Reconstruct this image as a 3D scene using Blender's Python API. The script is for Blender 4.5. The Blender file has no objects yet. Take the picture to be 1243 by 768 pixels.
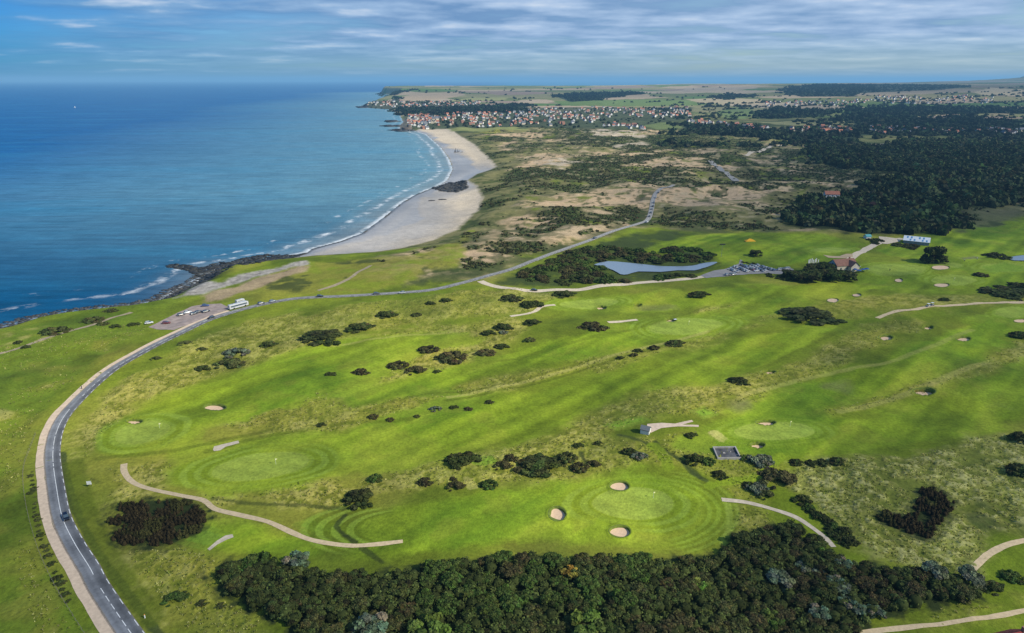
import bpy, bmesh, math, random
import numpy as np
from mathutils import Vector

random.seed(7)
RNG = np.random.default_rng(11)
R = math.radians
scene = bpy.context.scene
col = scene.collection

# ------------------------------------------------------------------ camera
W0, H0, F0 = 1243.0, 768.0, 829.0
CAMZ = 140.0
PITCH = math.atan((384 - 96.8) / F0)
cd = bpy.data.cameras.new('camera')
cam = bpy.data.objects.new('camera', cd)
col.objects.link(cam)
cam.location = (0, 0, CAMZ)
cam.rotation_euler = (math.pi / 2 - PITCH, 0, 0)
cd.sensor_width = 36.0
cd.lens = F0 / W0 * 36.0
cd.clip_start = 1.0
cd.clip_end = 200000
scene.camera = cam

# ------------------------------------------------------------------ noise helpers
def _hash(ix, iy, seed):
    h = (ix.astype(np.int64) * 374761393 + iy.astype(np.int64) * 668265263 + seed * 982451653) & 0xFFFFFFFF
    h = ((h ^ (h >> 13)) * 1274126177) & 0xFFFFFFFF
    h = h ^ (h >> 16)
    return (h & 0xFFFFFF) / float(0x1000000)

def vnoise(x, y, seed=0):
    ix = np.floor(x); iy = np.floor(y)
    fx = x - ix; fy = y - iy
    u = fx * fx * fx * (fx * (fx * 6 - 15) + 10); v = fy * fy * fy * (fy * (fy * 6 - 15) + 10)
    ix = ix.astype(np.int64); iy = iy.astype(np.int64)
    a = _hash(ix, iy, seed); b = _hash(ix + 1, iy, seed)
    c = _hash(ix, iy + 1, seed); d = _hash(ix + 1, iy + 1, seed)
    return (a + (b - a) * u) * (1 - v) + (c + (d - c) * u) * v

def fbm(x, y, lam, octv=4, seed=0, gain=0.5):
    """fractal noise in about [-1, 1], base wavelength lam metres"""
    s = 0.0; amp = 1.0; tot = 0.0
    x = np.asarray(x, float) / lam; y = np.asarray(y, float) / lam
    for o in range(octv):
        ca, sa = math.cos(0.6 * o + 0.3), math.sin(0.6 * o + 0.3)
        s = s + amp * (vnoise(x * ca - y * sa + 17.3 * o, x * sa + y * ca - 9.1 * o, seed + o) * 2 - 1)
        tot += amp; amp *= gain; x = x * 2.03; y = y * 2.03
    return s / tot * 1.6

def ss(a, b, x):
    t = np.clip((x - a) / (b - a), 0, 1)
    return t * t * (3 - 2 * t)

def poly_sd(x, y, P, margin=60.0):
    """signed distance (positive inside), clipped at -margin outside the box"""
    P = np.asarray(P, float)
    out = np.full(x.shape, -margin)
    x0, y0 = P.min(0) - margin; x1, y1 = P.max(0) + margin
    m = (x > x0) & (x < x1) & (y > y0) & (y < y1)
    if not m.any(): return out
    px = x[m]; py = y[m]
    d2 = np.full(px.shape, 1e18); ins = np.zeros(px.shape, bool)
    n = len(P)
    for i in range(n):
        ax, ay = P[i]; bx, by = P[(i + 1) % n]
        ex, ey = bx - ax, by - ay
        L = ex * ex + ey * ey + 1e-12
        t = np.clip(((px - ax) * ex + (py - ay) * ey) / L, 0, 1)
        dx = px - ax - t * ex; dy = py - ay - t * ey
        d2 = np.minimum(d2, dx * dx + dy * dy)
        if ay != by:
            c = ((ay > py) != (by > py)) & (px < (py - ay) / (by - ay) * ex + ax)
            ins ^= c
    d = np.sqrt(d2)
    out[m] = np.where(ins, d, -np.minimum(d, margin * 1e6))
    return out

def line_d(x, y, P, margin=40.0):
    P = np.asarray(P, float)
    out = np.full(x.shape, margin)
    for i in range(len(P) - 1):
        ax, ay = P[i]; bx, by = P[i + 1]
        m = (x > min(ax, bx) - margin) & (x < max(ax, bx) + margin) & (y > min(ay, by) - margin) & (y < max(ay, by) + margin)
        if not m.any(): continue
        px = x[m]; py = y[m]; ex, ey = bx - ax, by - ay
        t = np.clip(((px - ax) * ex + (py - ay) * ey) / (ex * ex + ey * ey + 1e-12), 0, 1)
        out[m] = np.minimum(out[m], np.hypot(px - ax - t * ex, py - ay - t * ey))
    return out

# ------------------------------------------------------------------ survey: photo pixel -> ray -> ground point
SP, CP = math.sin(PITCH), math.cos(PITCH)
def rays(P):
    P = np.asarray(P, float).reshape(-1, 2)
    u = (P[:, 0] - W0 / 2) / F0; v = (H0 / 2 - P[:, 1]) / F0
    d = np.stack([u, CP + v * SP, -SP + v * CP], 1)
    return d

def flat(P, z=0.0):
    d = rays(P)
    t = (CAMZ - z) / np.maximum(-d[:, 2], 1e-4)
    return d[:, :2] * t[:, None]

COAST_PX = [(-700, 700), (-260, 470), (-120, 425), (0, 399), (34, 388), (85, 379), (129, 374), (162, 370.5), (190, 365), (203, 359), (217, 351),
            (237, 344), (246, 336), (262, 326), (300, 320), (340, 313), (374, 306), (379, 302), (416, 292), (440, 283), (467, 263), (488, 246), (505, 236),
            (520, 230), (531, 226), (543, 219), (550, 205), (545, 192), (535, 178), (518, 163), (503, 158.5), (486, 157.5), (484, 153),
            (489, 148), (485, 139), (472, 132.5), (448, 131), (438, 128.6), (453, 124), (477, 119), (482, 115), (460, 114.0),
            (462, 112.5)]
coast = [tuple(p) for p in flat(COAST_PX)]
# behind the headland the shore runs on and swings to the right, out of sight
far_c = [(-700, 9300), (500, 10600), (3000, 11500), (9000, 12000), (9500, 14800), (11500, 16500), (19000, 17000), (19000, -400), (-600, -400)]
coast = coast + far_c
COAST = np.array(coast)
BEACH_PX = [(345, 318), (374, 306), (379, 302), (416, 292), (440, 283), (467, 263), (488, 246), (505, 236),
            (520, 230), (531, 226), (543, 219), (550, 205), (545, 192), (535, 178), (518, 163), (503, 158.5), (515, 156.5), (546, 157),
            (562, 168), (576, 176.5), (596, 197), (603, 205), (592, 210), (579, 214), (566, 222), (578, 228), (586, 242), (582, 259), (569, 269.5),
            (555, 283), (521.5, 296.6), (488, 306), (454, 310.5), (420, 313), (385, 314)]
BEACH = flat(BEACH_PX, 1.0)
DUNE_PX = [(450, 318), (521, 300), (572, 275), (590, 262), (592, 225), (606, 206), (566, 166), (590, 156), (700, 157), (840, 159), (905, 166), (1000, 172), (1060, 176), (1243, 180), (1400, 190),
           (1400, 250), (1243, 262), (1120, 282), (1040, 285), (830, 280), (795, 275), (720, 292), (620, 328), (560, 346), (480, 352), (430, 340)]
DUNES = flat(DUNE_PX, 6.0)

def H(x, y):
    x = np.asarray(x, float); y = np.asarray(y, float)
    r = np.hypot(x, y)
    d = poly_sd(x, y, COAST, 500.0)
    db = poly_sd(x, y, BEACH, 200.0)
    dd = poly_sd(x, y, DUNES, 200.0)
    beach = ss(-25, 25, db)
    inland = np.clip(d, 0, 1e9)
    low = 0.6 + 2.2 * ss(0, 120, inland) * 1.0
    cliff = 7.0 * ss(2, 26, inland) + 2 * ss(30, 200, inland)
    z = cliff * (1 - beach) + low * beach
    z = np.where(d < 0, np.maximum(-6, d * 0.12), z)
    land = ss(8, 60, d)
    z = z + land * (1 - beach) * (1.8 * fbm(x, y, 95, 3, 3) + 0.75 * fbm(x, y, 34, 2, 9) + 0.30 * fbm(x, y, 14, 2, 8))
    w = ss(-20, 60, dd) * (1 - beach) * land
    ca, sa = math.cos(0.5), math.sin(0.5)
    u = x * ca + y * sa; v = -x * sa + y * ca
    ridg = 1 - np.abs(fbm(u / 1.7, v, 190, 3, 21))
    z = z + w * (9.0 * (ridg - 0.45) + 3.2 * fbm(x, y, 60, 3, 25))
    # land beyond the town climbs to the plateau
    far = ss(2700, 7500, r)
    az = x / np.maximum(y, 1.0)
    top = 62 + 26 * ss(-0.05, 0.45, az) + 12 * ss(0.5, 0.8, az)
    z = z + land * far * (top - 8 + 13 * fbm(x, y, 1900, 3, 31) * ss(2700, 4500, r))
    z = z + land * 10 * ss(2000, 3000, r) * ss(0.15, 0.5, az)
    # hills on the right-hand skyline
    for (hx, hy, s, hh) in ((9300, 12400, 1300, 125), (11000, 12600, 1500, 170), (7900, 12600, 900, 60)):
        z = z + hh * np.exp(-((x - hx) ** 2 + (y - hy) ** 2) / (2 * s * s))
    z = z * np.where(r > 9000, np.clip(ss(0, 700, d), 0.0, 1), 1) + np.where((r > 9000) & (d < 0), -3, 0)
    return z

# ------------------------------------------------------------------ terrain grid
rows = [105.0]
while rows[-1] < 17000:
    r = rows[-1]
    pix = (r * r + CAMZ ** 2) / CAMZ / 683.0 * 0.8
    rows.append(r + min(pix, max(0.6, r * 0.0052)))
rows = np.array(rows)
NCOL = 980
THMAX = 0.84
ths = np.linspace(-THMAX, THMAX, NCOL)
TH, RR = np.meshgrid(ths, rows)
GX = (RR * np.sin(TH)).ravel(); GY = (RR * np.cos(TH)).ravel()
print('terrain verts', GX.size)
GZ = H(GX, GY)
D_COAST = poly_sd(GX, GY, COAST, 800.0)

def gz_interp(x, y, Zg):
    x = np.asarray(x, float); y = np.asarray(y, float)
    r = np.hypot(x, y); th = np.arctan2(x, y)
    i = np.clip(np.searchsorted(rows, r) - 1, 0, len(rows) - 2)
    fr = np.clip((r - rows[i]) / (rows[i + 1] - rows[i]), 0, 1)
    t = (th + THMAX) / (2 * THMAX) * (NCOL - 1)
    j = np.clip(np.floor(t).astype(int), 0, NCOL - 2); ft = np.clip(t - j, 0, 1)
    Z = Zg.reshape(len(rows), NCOL)
    return (Z[i, j] * (1 - ft) + Z[i, j + 1] * ft) * (1 - fr) + (Z[i + 1, j] * (1 - ft) + Z[i + 1, j + 1] * ft) * fr

GZ0 = GZ.copy()

def at(P):
    """ground points (x, y) under photo pixels, by marching the view ray over the terrain"""
    P = np.asarray(P, float).reshape(-1, 2)
    d = rays(P)
    ts = np.geomspace(120, 16000, 240)
    X = d[:, 0:1] * ts; Y = d[:, 1:2] * ts; Z = CAMZ + d[:, 2:3] * ts
    G = np.maximum(gz_interp(X, Y, GZ0), 0)
    below = Z < G
    k = np.where(below.any(1), below.argmax(1), len(ts) - 1)
    k = np.maximum(k, 1)
    lo = ts[k - 1]; hi = ts[k]
    for _ in range(22):
        mid = (lo + hi) / 2
        g = np.maximum(gz_interp(d[:, 0] * mid, d[:, 1] * mid, GZ0), 0)
        b = CAMZ + d[:, 2] * mid < g
        hi = np.where(b, mid, hi); lo = np.where(b, lo, mid)
    return d[:, :2] * hi[:, None]

# ------------------------------------------------------------------ materials
def nmat(name):
    m = bpy.data.materials.new(name); m.use_nodes = True
    nt = m.node_tree; nt.nodes.clear()
    out = nt.nodes.new('ShaderNodeOutputMaterial')
    bs = nt.nodes.new('ShaderNodeBsdfPrincipled')
    nt.links.new(bs.outputs[0], out.inputs[0])
    return m, nt, bs

def node(nt, t, **kw):
    n = nt.nodes.new(t)
    for k, v in kw.items():
        if k.startswith('i_'):
            n.inputs[k[2:].replace('_', ' ')].default_value = v
        else: setattr(n, k, v)
    return n

def mathn(nt, op, a, b=None, c=None, clamp=False):
    n = nt.nodes.new('ShaderNodeMath'); n.operation = op; n.use_clamp = clamp
    for i, q in enumerate((a, b, c)):
        if q is None: continue
        if isinstance(q, (int, float)): n.inputs[i].default_value = q
        else: nt.links.new(q, n.inputs[i])
    return n.outputs[0]

def mixc(nt, fac, a, b, mode='MIX'):
    n = nt.nodes.new('ShaderNodeMix'); n.data_type = 'RGBA'; n.blend_type = mode
    if isinstance(fac, (int, float)): n.inputs[0].default_value = fac
    else: nt.links.new(fac, n.inputs[0])
    for i, q in ((6, a), (7, b)):
        if isinstance(q, tuple): n.inputs[i].default_value = q if len(q) == 4 else q + (1,)
        else: nt.links.new(q, n.inputs[i])
    return n.outputs[2]

def noise_n(nt, scale, detail=4, rough=0.55, vec=None):
    n = nt.nodes.new('ShaderNodeTexNoise')
    n.inputs['Scale'].default_value = scale; n.inputs['Detail'].default_value = detail; n.inputs['Roughness'].default_value = rough
    if vec is None:
        tc = nt.nodes.new('ShaderNodeNewGeometry'); vec = tc.outputs['Position']
    nt.links.new(vec, n.inputs['Vector'])
    return n.outputs['Fac']

def maprange(nt, v, a, b, c, d):
    n = nt.nodes.new('ShaderNodeMapRange')
    nt.links.new(v, n.inputs[0])
    for i, q in enumerate((a, b, c, d)): n.inputs[i + 1].default_value = q
    return n.outputs[0]

def simple(name, rgb, rough=0.7, var=0.15, scale=2.0, bump=0.0, metal=0.0, spec=0.3):
    m, nt, bs = nmat(name)
    f = maprange(nt, noise_n(nt, scale), 0.3, 0.7, 1 - var, 1 + var)
    n = node(nt, 'ShaderNodeVectorMath', operation='SCALE'); n.inputs[0].default_value = rgb
    nt.links.new(f, n.inputs['Scale']); nt.links.new(n.outputs[0], bs.inputs['Base Color'])
    bs.inputs['Roughness'].default_value = rough; bs.inputs['Metallic'].default_value = metal
    bs.inputs['Specular IOR Level'].default_value = spec
    if bump:
        b = node(nt, 'ShaderNodeBump'); b.inputs['Strength'].default_value = bump; b.inputs['Distance'].default_value = 0.1
        nt.links.new(noise_n(nt, scale * 4), b.inputs['Height']); nt.links.new(b.outputs[0], bs.inputs['Normal'])
    return m

def vcol_mat(name, rough=0.9, var=0.25, scale=0.6, spec=0.1, objvar=0.0, trans=0.0, bump=0.0):
    """vertex colour 'Col' times procedural noise"""
    m, nt, bs = nmat(name)
    a = node(nt, 'ShaderNodeAttribute', attribute_name='Col')
    f = maprange(nt, noise_n(nt, scale, 5, 0.6), 0.28, 0.72, 1 - var, 1 + var)
    if objvar:
        oi = node(nt, 'ShaderNodeObjectInfo')
        f = mathn(nt, 'MULTIPLY', f, maprange(nt, oi.outputs['Random'], 0, 1, 1 - objvar, 1 + objvar))
    n = node(nt, 'ShaderNodeVectorMath', operation='SCALE')
    nt.links.new(a.outputs['Color'], n.inputs[0]); nt.links.new(f, n.inputs['Scale'])
    c = n.outputs[0]
    if objvar:
        oi2 = node(nt, 'ShaderNodeObjectInfo')
        mu = nt.nodes.new('ShaderNodeVectorMath'); mu.operation = 'MULTIPLY'
        nt.links.new(c, mu.inputs[0]); nt.links.new(oi2.outputs['Color'], mu.inputs[1]); c = mu.outputs[0]
    nt.links.new(c, bs.inputs['Base Color'])
    bs.inputs['Roughness'].default_value = rough; bs.inputs['Specular IOR Level'].default_value = spec
    if trans:
        tr = node(nt, 'ShaderNodeBsdfTranslucent'); nt.links.new(c, tr.inputs[0])
        mx = node(nt, 'ShaderNodeMixShader'); mx.inputs[0].default_value = trans
        out = [q for q in nt.nodes if q.type == 'OUTPUT_MATERIAL'][0]
        nt.links.new(bs.outputs[0], mx.inputs[1]); nt.links.new(tr.outputs[0], mx.inputs[2]); nt.links.new(mx.outputs[0], out.inputs[0])
    if bump:
        b = node(nt, 'ShaderNodeBump'); b.inputs['Strength'].default_value = bump; b.inputs['Distance'].default_value = 0.3
        nt.links.new(noise_n(nt, scale * 1.7, 5), b.inputs['Height']); nt.links.new(b.outputs[0], bs.inputs['Normal'])
    return m

# ------------------------------------------------------------------ object helpers
def mesh_np(name, V, Q, C=None, smooth=False):
    V = np.asarray(V, np.float32); Q = np.asarray(Q, np.int32)
    me = bpy.data.meshes.new(name)
    n = Q.shape[1]
    me.vertices.add(len(V)); me.vertices.foreach_set('co', V.ravel())
    me.loops.add(Q.size); me.loops.foreach_set('vertex_index', Q.ravel())
    me.polygons.add(len(Q))
    me.polygons.foreach_set('loop_start', np.arange(0, Q.size, n, dtype=np.int32))
    if smooth: me.polygons.foreach_set('use_smooth', np.ones(len(Q), bool))
    if C is not None:
        a = me.attributes.new('Col', 'FLOAT_COLOR', 'POINT')
        C4 = np.ones((len(V), 4), np.float32); C4[:, :3] = C
        a.data.foreach_set('color', C4.ravel())
    me.update(calc_edges=True); me.validate()
    return me

def link(name, me, mat=None, parent=None, loc=None):
    o = bpy.data.objects.new(name, me); col.objects.link(o)
    if mat is not None and me is not None and len(me.materials) == 0:
        for q in (mat if isinstance(mat, (list, tuple)) else [mat]): me.materials.append(q)
    if parent is not None: o.parent = parent
    if loc is not None: o.location = loc
    return o

def tag(o, label=None, cat=None, group=None, kind=None):
    if label: o['label'] = label
    if cat: o['category'] = cat
    if group: o['group'] = group
    if kind: o['kind'] = kind
    return o

def thing(name, label, cat, loc=(0, 0, 0), rz=0.0, group=None):
    o = bpy.data.objects.new(name, None); col.objects.link(o)
    o.empty_display_size = 0.5
    o.location = loc; o.rotation_euler = (0, 0, rz)
    return tag(o, label, cat, group)

def dup(root, loc=None, rz=None, label=None, group=None, scale=None):
    r = root.copy(); col.objects.link(r)
    if loc is not None: r.location = loc
    if rz is not None: r.rotation_euler = (0, 0, rz)
    if scale is not None: r.scale = scale
    if label: r['label'] = label
    if group: r['group'] = group
    for ch in KIDS.get(root.name, []):
        c = ch.copy(); col.objects.link(c); c.parent = r
        for g in KIDS.get(ch.name, []):
            d = g.copy(); col.objects.link(d); d.parent = c
    return r
KIDS = {}
def part(name, me, mat, parent, loc=None):
    o = link(name, me, mat, parent, loc)
    KIDS.setdefault(parent.name, []).append(o)
    return o

class MB:
    """collects simple shapes into one mesh"""
    def __init__(s): s.v = []; s.f = []; s.m = []; s.mi = 0
    def add(s, vs, fs):
        b = len(s.v); s.v += [tuple(q) for q in vs]; s.f += [tuple(i + b for i in f) for f in fs]; s.m += [s.mi] * len(fs); return s
    def box(s, x0, x1, y0, y1, z0, z1, tx=0, ty=0):
        return s.add([(x0, y0, z0), (x1, y0, z0), (x1, y1, z0), (x0, y1, z0), (x0 + tx, y0 + ty, z1), (x1 - tx, y0 + ty, z1), (x1 - tx, y1 - ty, z1), (x0 + tx, y1 - ty, z1)],
              [(3, 2, 1, 0), (4, 5, 6, 7), (0, 1, 5, 4), (1, 2, 6, 5), (2, 3, 7, 6), (3, 0, 4, 7)])
    def tube(s, p, q, r, n=8, r2=None):
        p = Vector(p); q = Vector(q); r2 = r if r2 is None else r2
        d = (q - p).normalized(); a = d.orthogonal().normalized(); b = d.cross(a)
        vs = []
        for c, rr in ((p, r), (q, r2)):
            for i in range(n):
                t = 2 * math.pi * i / n
                vs.append(c + a * (rr * math.cos(t)) + b * (rr * math.sin(t)))
        fs = [(i, (i + 1) % n, n + (i + 1) % n, n + i) for i in range(n)] + [tuple(range(n - 1, -1, -1)), tuple(range(n, 2 * n))]
        return s.add(vs, fs)
    def mesh(s, name, smooth=False):
        me = bpy.data.meshes.new(name); me.from_pydata(s.v, [], s.f)
        me.polygons.foreach_set('material_index', s.m)
        if smooth: me.polygons.foreach_set('use_smooth', [True] * len(s.f))
        me.update(); return me

# ------------------------------------------------------------------ px geometry of the course
def z0290(*p): return [(a / 2.955, 290 + b / 2.955) for a, b in p]
def z0508(*p): return [(a / 2.955, 508 + b / 2.955) for a, b in p]
def z420508(*p): return [(420 + a / 2.955, 508 + b / 2.955) for a, b in p]
def z823508(*p): return [(823 + a / 2.955, 508 + b / 2.955) for a, b in p]
def z823310(*p): return [(823 + a / 2.955, 310 + b / 2.955) for a, b in p]
def z420310(*p): return [(420 + a / 2.955, 310 + b / 2.955) for a, b in p]
def z82380(*p): return [(823 + a / 2.955, 80 + b / 2.955) for a, b in p]
def z42080(*p): return [(420 + a / 2.955, 80 + b / 2.955) for a, b in p]
def zz(ox, oy, *p): return [(ox + a / 5.91, oy + b / 5.91) for a, b in p]

def smooth_line(P, step=2.0):
    """Catmull-Rom through world points, resampled about every step metres"""
    P = np.asarray(P, float)
    Q = np.vstack([2 * P[0] - P[1], P, 2 * P[-1] - P[-2]])
    out = []
    for i in range(1, len(Q) - 2):
        p0, p1, p2, p3 = Q[i - 1], Q[i], Q[i + 1], Q[i + 2]
        n = max(2, int(np.linalg.norm(p2 - p1) / step))
        for t in np.linspace(0, 1, n, endpoint=False):
            out.append(0.5 * ((2 * p1) + (-p0 + p2) * t + (2 * p0 - 5 * p1 + 4 * p2 - p3) * t * t + (-p0 + 3 * p1 - 3 * p2 + p3) * t ** 3))
    out.append(P[-1])
    return np.array(out)

ROAD_PX = [(215, 840), (183, 800), (157.5, 768), (120.5, 711), (109, 690), (90.5, 660), (75.5, 628), (68, 590), (64.3, 560), (64.5, 540), (69, 525), (78, 507), (92, 489.6), (115, 466),
           (141, 445.7), (176, 424.5), (211, 407), (250, 390.5), (286, 377.5), (318, 369), (355, 363.5), (389, 360), (420, 358.5), (471, 356.5), (521.5, 351.5),
           (555, 345), (586, 336.5), (623, 325), (664, 310), (721, 290), (772, 272.5), (785.5, 267), (790.5, 256), (793, 242), (799, 231), (818, 224)]
ROAD = smooth_line(at(ROAD_PX))
SIDE_PX = [(583, 341), (592, 345), (610, 349), (643, 353), (677, 351.5), (724, 347.5), (785, 342.5), (823, 339.5), (857, 335), (880, 333)]
SIDE = smooth_line(at(SIDE_PX))
CART_PX = [(150.6, 563), (151, 573), (162, 586), (183, 594), (216.6, 601), (247, 607), (261, 617.5), (291, 625), (325, 631.5), (352, 645), (379, 657), (420, 662.5), (454, 661), (489, 656.5)]
CART = smooth_line(at(CART_PX))
PATH_R_PX = [(876, 606.5), (907, 610), (938, 618), (965, 627), (985.5, 640), (1002, 653), (1012, 664)]
PATH_E_PX = [(1180, 691), (1195, 677), (1215.6, 664), (1243, 656), (1300, 642)]
PATH_S_PX = [(1000, 776), (1053, 767), (1117, 760), (1161.5, 755), (1202, 749), (1243, 741.5), (1310, 729)]
PATH_C_PX = [(-60, 444), (0, 429), (44, 415), (108, 395.6), (135, 386), (160, 379)]
PATH_D_PX = [(386, 352.6), (420, 340), (450, 322)]
PATH_G_PX = [(1065, 386), (1084, 379), (1104, 376), (1128, 372), (1151.5, 371), (1194, 368), (1243, 367), (1300, 366)]
PATH_B1_PX = [(738, 391), (773.6, 388)]
PATH_B2_PX = [(619.6, 384), (647, 379), (657, 372.6), (674, 370)]
CLUB_PX = [(1024, 321), (1033, 313.5), (1053, 301.6), (1073, 293), (1096, 289.5)]
FARROAD_PX = [(894, 220), (884, 212), (874, 205), (862, 195)]
FARROAD2_PX = [(905, 189), (925, 183), (948, 176)]
SOFTPATH = [z420310((795, 480 - 330), (800, 150))]

GREENS = [  # cx, cy, semi x, semi y (px), tilt (px rise over semi x), rings
    (174, 524, 37, 15, 6, 6), (316, 565, 61, 17, 7, 6), (768, 610, 50, 20, 0, 6), (940, 522, 46, 10.5, 0, 5), (833, 395, 44, 10, 2, 5),
    (714, 369.5, 36, 6, 2, 3), (1089, 326, 36, 7, 0, 2), (1158, 340, 27, 6.5, 0, 3), (1219, 325, 30, 5.5, 0, 2), (1231, 378, 22, 6.5, 0, 3), (1010, 303, 22, 3.2, 0, 2), (1150, 322.5, 18, 3, 0, 1)]
BUNKERS = [  # cx, cy, half w, half h, label
    (676, 623.5, 9.5, 8, 'bean shaped sand bunker with shaded right lip left of the round green'),
    (752, 590, 10.5, 5.5, 'oval sand bunker at the upper edge of the green above the dark wood'),
    (752.5, 645, 11.5, 7, 'round pale sand bunker just below the green and above the dark wood'),
    (929.5, 513, 11, 2.8, 'thin sand bunker along the far edge of the green near the concrete ruin'),
    (919.5, 540, 8, 3.4, 'small slanted sand bunker between the concrete ruin and the striped green'),
    (1122, 475, 12, 4.2, 'large lone oval sand bunker in the open grass at right'),
    (1169, 411, 8, 2.8, 'rightmost oval bunker in the bright fairway below the gravel cart track'),
    (1075, 410, 7.5, 2.8, 'oval bunker below the left end of the gravel cart track'),
    (1127, 397, 5.5, 2, 'small bunker right below the parked golf carts'),
    (1011, 365, 6.5, 2.2, 'bright bunker just above the big dark bush right of centre'),
    (1040, 358.5, 5, 1.6, 'tiny sand bunker up right of the bunker over the big dark bush'),
    (261, 494.5, 12, 3.6, 'long oval sand bunker right of the first green beside the road'),
    (163, 511.5, 9, 2.6, 'small thin bunker on the upper left edge of the green by the road'),
    (730, 373.5, 5.5, 2, 'small bunker in front of the pale green below the pond'),
    (814, 388, 6, 2, 'small bunker with a mower beside it at the far edge of the green'),
    (774, 369.5, 4.5, 1.4, 'faint small bunker in the grass below the pond'),
    (933, 451.5, 8, 2, 'thin shallow bunker alone in the middle of the right fairways'),
    (1091, 340.5, 4.5, 1.9, 'little orange sand bunker right of the clubhouse trees'),
    (1142, 325, 10, 2.4, 'slanted shallow bunker right of the dark conical tree'),
    (1143, 346.5, 8.5, 2, 'bunker under the near edge of the pale green on the right'),
    (1238, 390, 7, 1.8, 'bunker cut by the right edge of the view'),
]

def affine_ellipse(cx, cy, a, b, tilt):
    P = at([(cx, cy), (cx + a, cy - tilt), (cx - a, cy + tilt), (cx, cy - b), (cx, cy + b)])
    c = P[0]; u = (P[1] - P[2]) / 2; v = (P[3] - P[4]) / 2
    return c, u, v
GE = [affine_ellipse(*g[:5]) for g in GREENS]
BE = [affine_ellipse(b[0], b[1], b[2], b[3], 0) for b in BUNKERS]

def ell(x, y, E):
    c, u, v = E
    det = u[0] * v[1] - u[1] * v[0]
    dx = x - c[0]; dy = y - c[1]
    return (dx * v[1] - dy * v[0]) / det, (dy * u[0] - dx * u[1]) / det

# ---- ground cover colours
def C(*c): return np.array(c, float)
c_grass = C(.145, .186, .015); c_fair = C(.198, .274, .016); c_green = C(.275, .350, .048); c_rough = C(.245, .235, .036)
c_straw = C(.44, .40, .12); c_dark = C(.030, .042, .012); c_scrub = C(.055, .066, .022); c_sand = C(.62, .51, .37); c_wet = C(.35, .32, .285)
c_earth = C(.48, .36, .22); c_rock = C(.05, .05, .045); c_dunegrass = C(.25, .22, .09); c_gravel = C(.46, .39, .30)

x, y = GX, GY
r = np.hypot(x, y)
n200 = fbm(x, y, 200, 4, 41); n60 = fbm(x, y, 60, 4, 42); n15 = fbm(x, y, 15, 4, 43); n4 = fbm(x, y, 3.0, 3, 44); n1 = fbm(x, y, 1.0, 2, 45)
nearw = 1 - ss(350, 900, r)
# fairway direction (lower left to upper right of the view)
fa = at([(430, 610), (850, 410)]); fdir = (fa[1] - fa[0]); fdir /= np.linalg.norm(fdir)
fu = x * fdir[0] + y * fdir[1]; fv = -x * fdir[1] + y * fdir[0]
streak = fbm(fu / 7.0, fv, 14, 4, 51)
streakL = fbm(fu / 4.0, fv, 45, 3, 52)

n30 = fbm(x, y, 32, 3, 46)
COLR = np.empty((x.size, 3)); COLR[:] = c_grass
def blend(mask, c, rng=None):
    i = np.flatnonzero(mask > .004)
    if len(i) == 0: return
    mk = np.clip(mask[i], 0, 1)[:, None]; c = np.asarray(c)
    if c.ndim == 2: c = c[i]
    COLR[i] = COLR[i] * (1 - mk) + c * mk
def zone(px, soft, amp=0.0, lam_noise=None, margin=80):
    sd = poly_sd(x, y, at(px), margin)
    if amp: sd = sd + amp * (n15 if lam_noise is None else lam_noise)
    return ss(-soft, soft, sd)

tuss = np.clip(0.5 + 0.55 * n4 + 0.35 * n1, 0, 1)          # tussock pattern in long grass
# base: mixed links turf
COLR = COLR * (1 + 0.18 * n60 + 0.14 * n15)[:, None]
blend(ss(0.0, 0.9, n60 + 0.6 * streakL) * 0.65, c_rough)
blend(ss(0.1, 0.9, -n60 - 0.5 * streakL) * 0.5, c_fair * .85)
# coastal strip left of the road: slightly coarser
LEFT = zone([(-200, 800), (130, 800), (100, 740), (60, 660), (40, 600), (42, 540), (70, 480), (130, 430), (190, 395), (150, 378), (0, 400), (-200, 450)], 3, 2)
blend(LEFT, c_grass * C(.86, .95, 1.0))
blend(LEFT * ss(0.0, 0.9, n15 + 0.5 * n60 + .1) * 0.55, c_rough * .8)
blend(LEFT * ss(0.45, 0.9, n15 - 0.5 * n60) * 0.6, c_straw * .8)
blend(LEFT * ss(0.35, 0.8, -n15 + 0.3 * n4 - .15) * 0.6, c_grass * .55)

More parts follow.
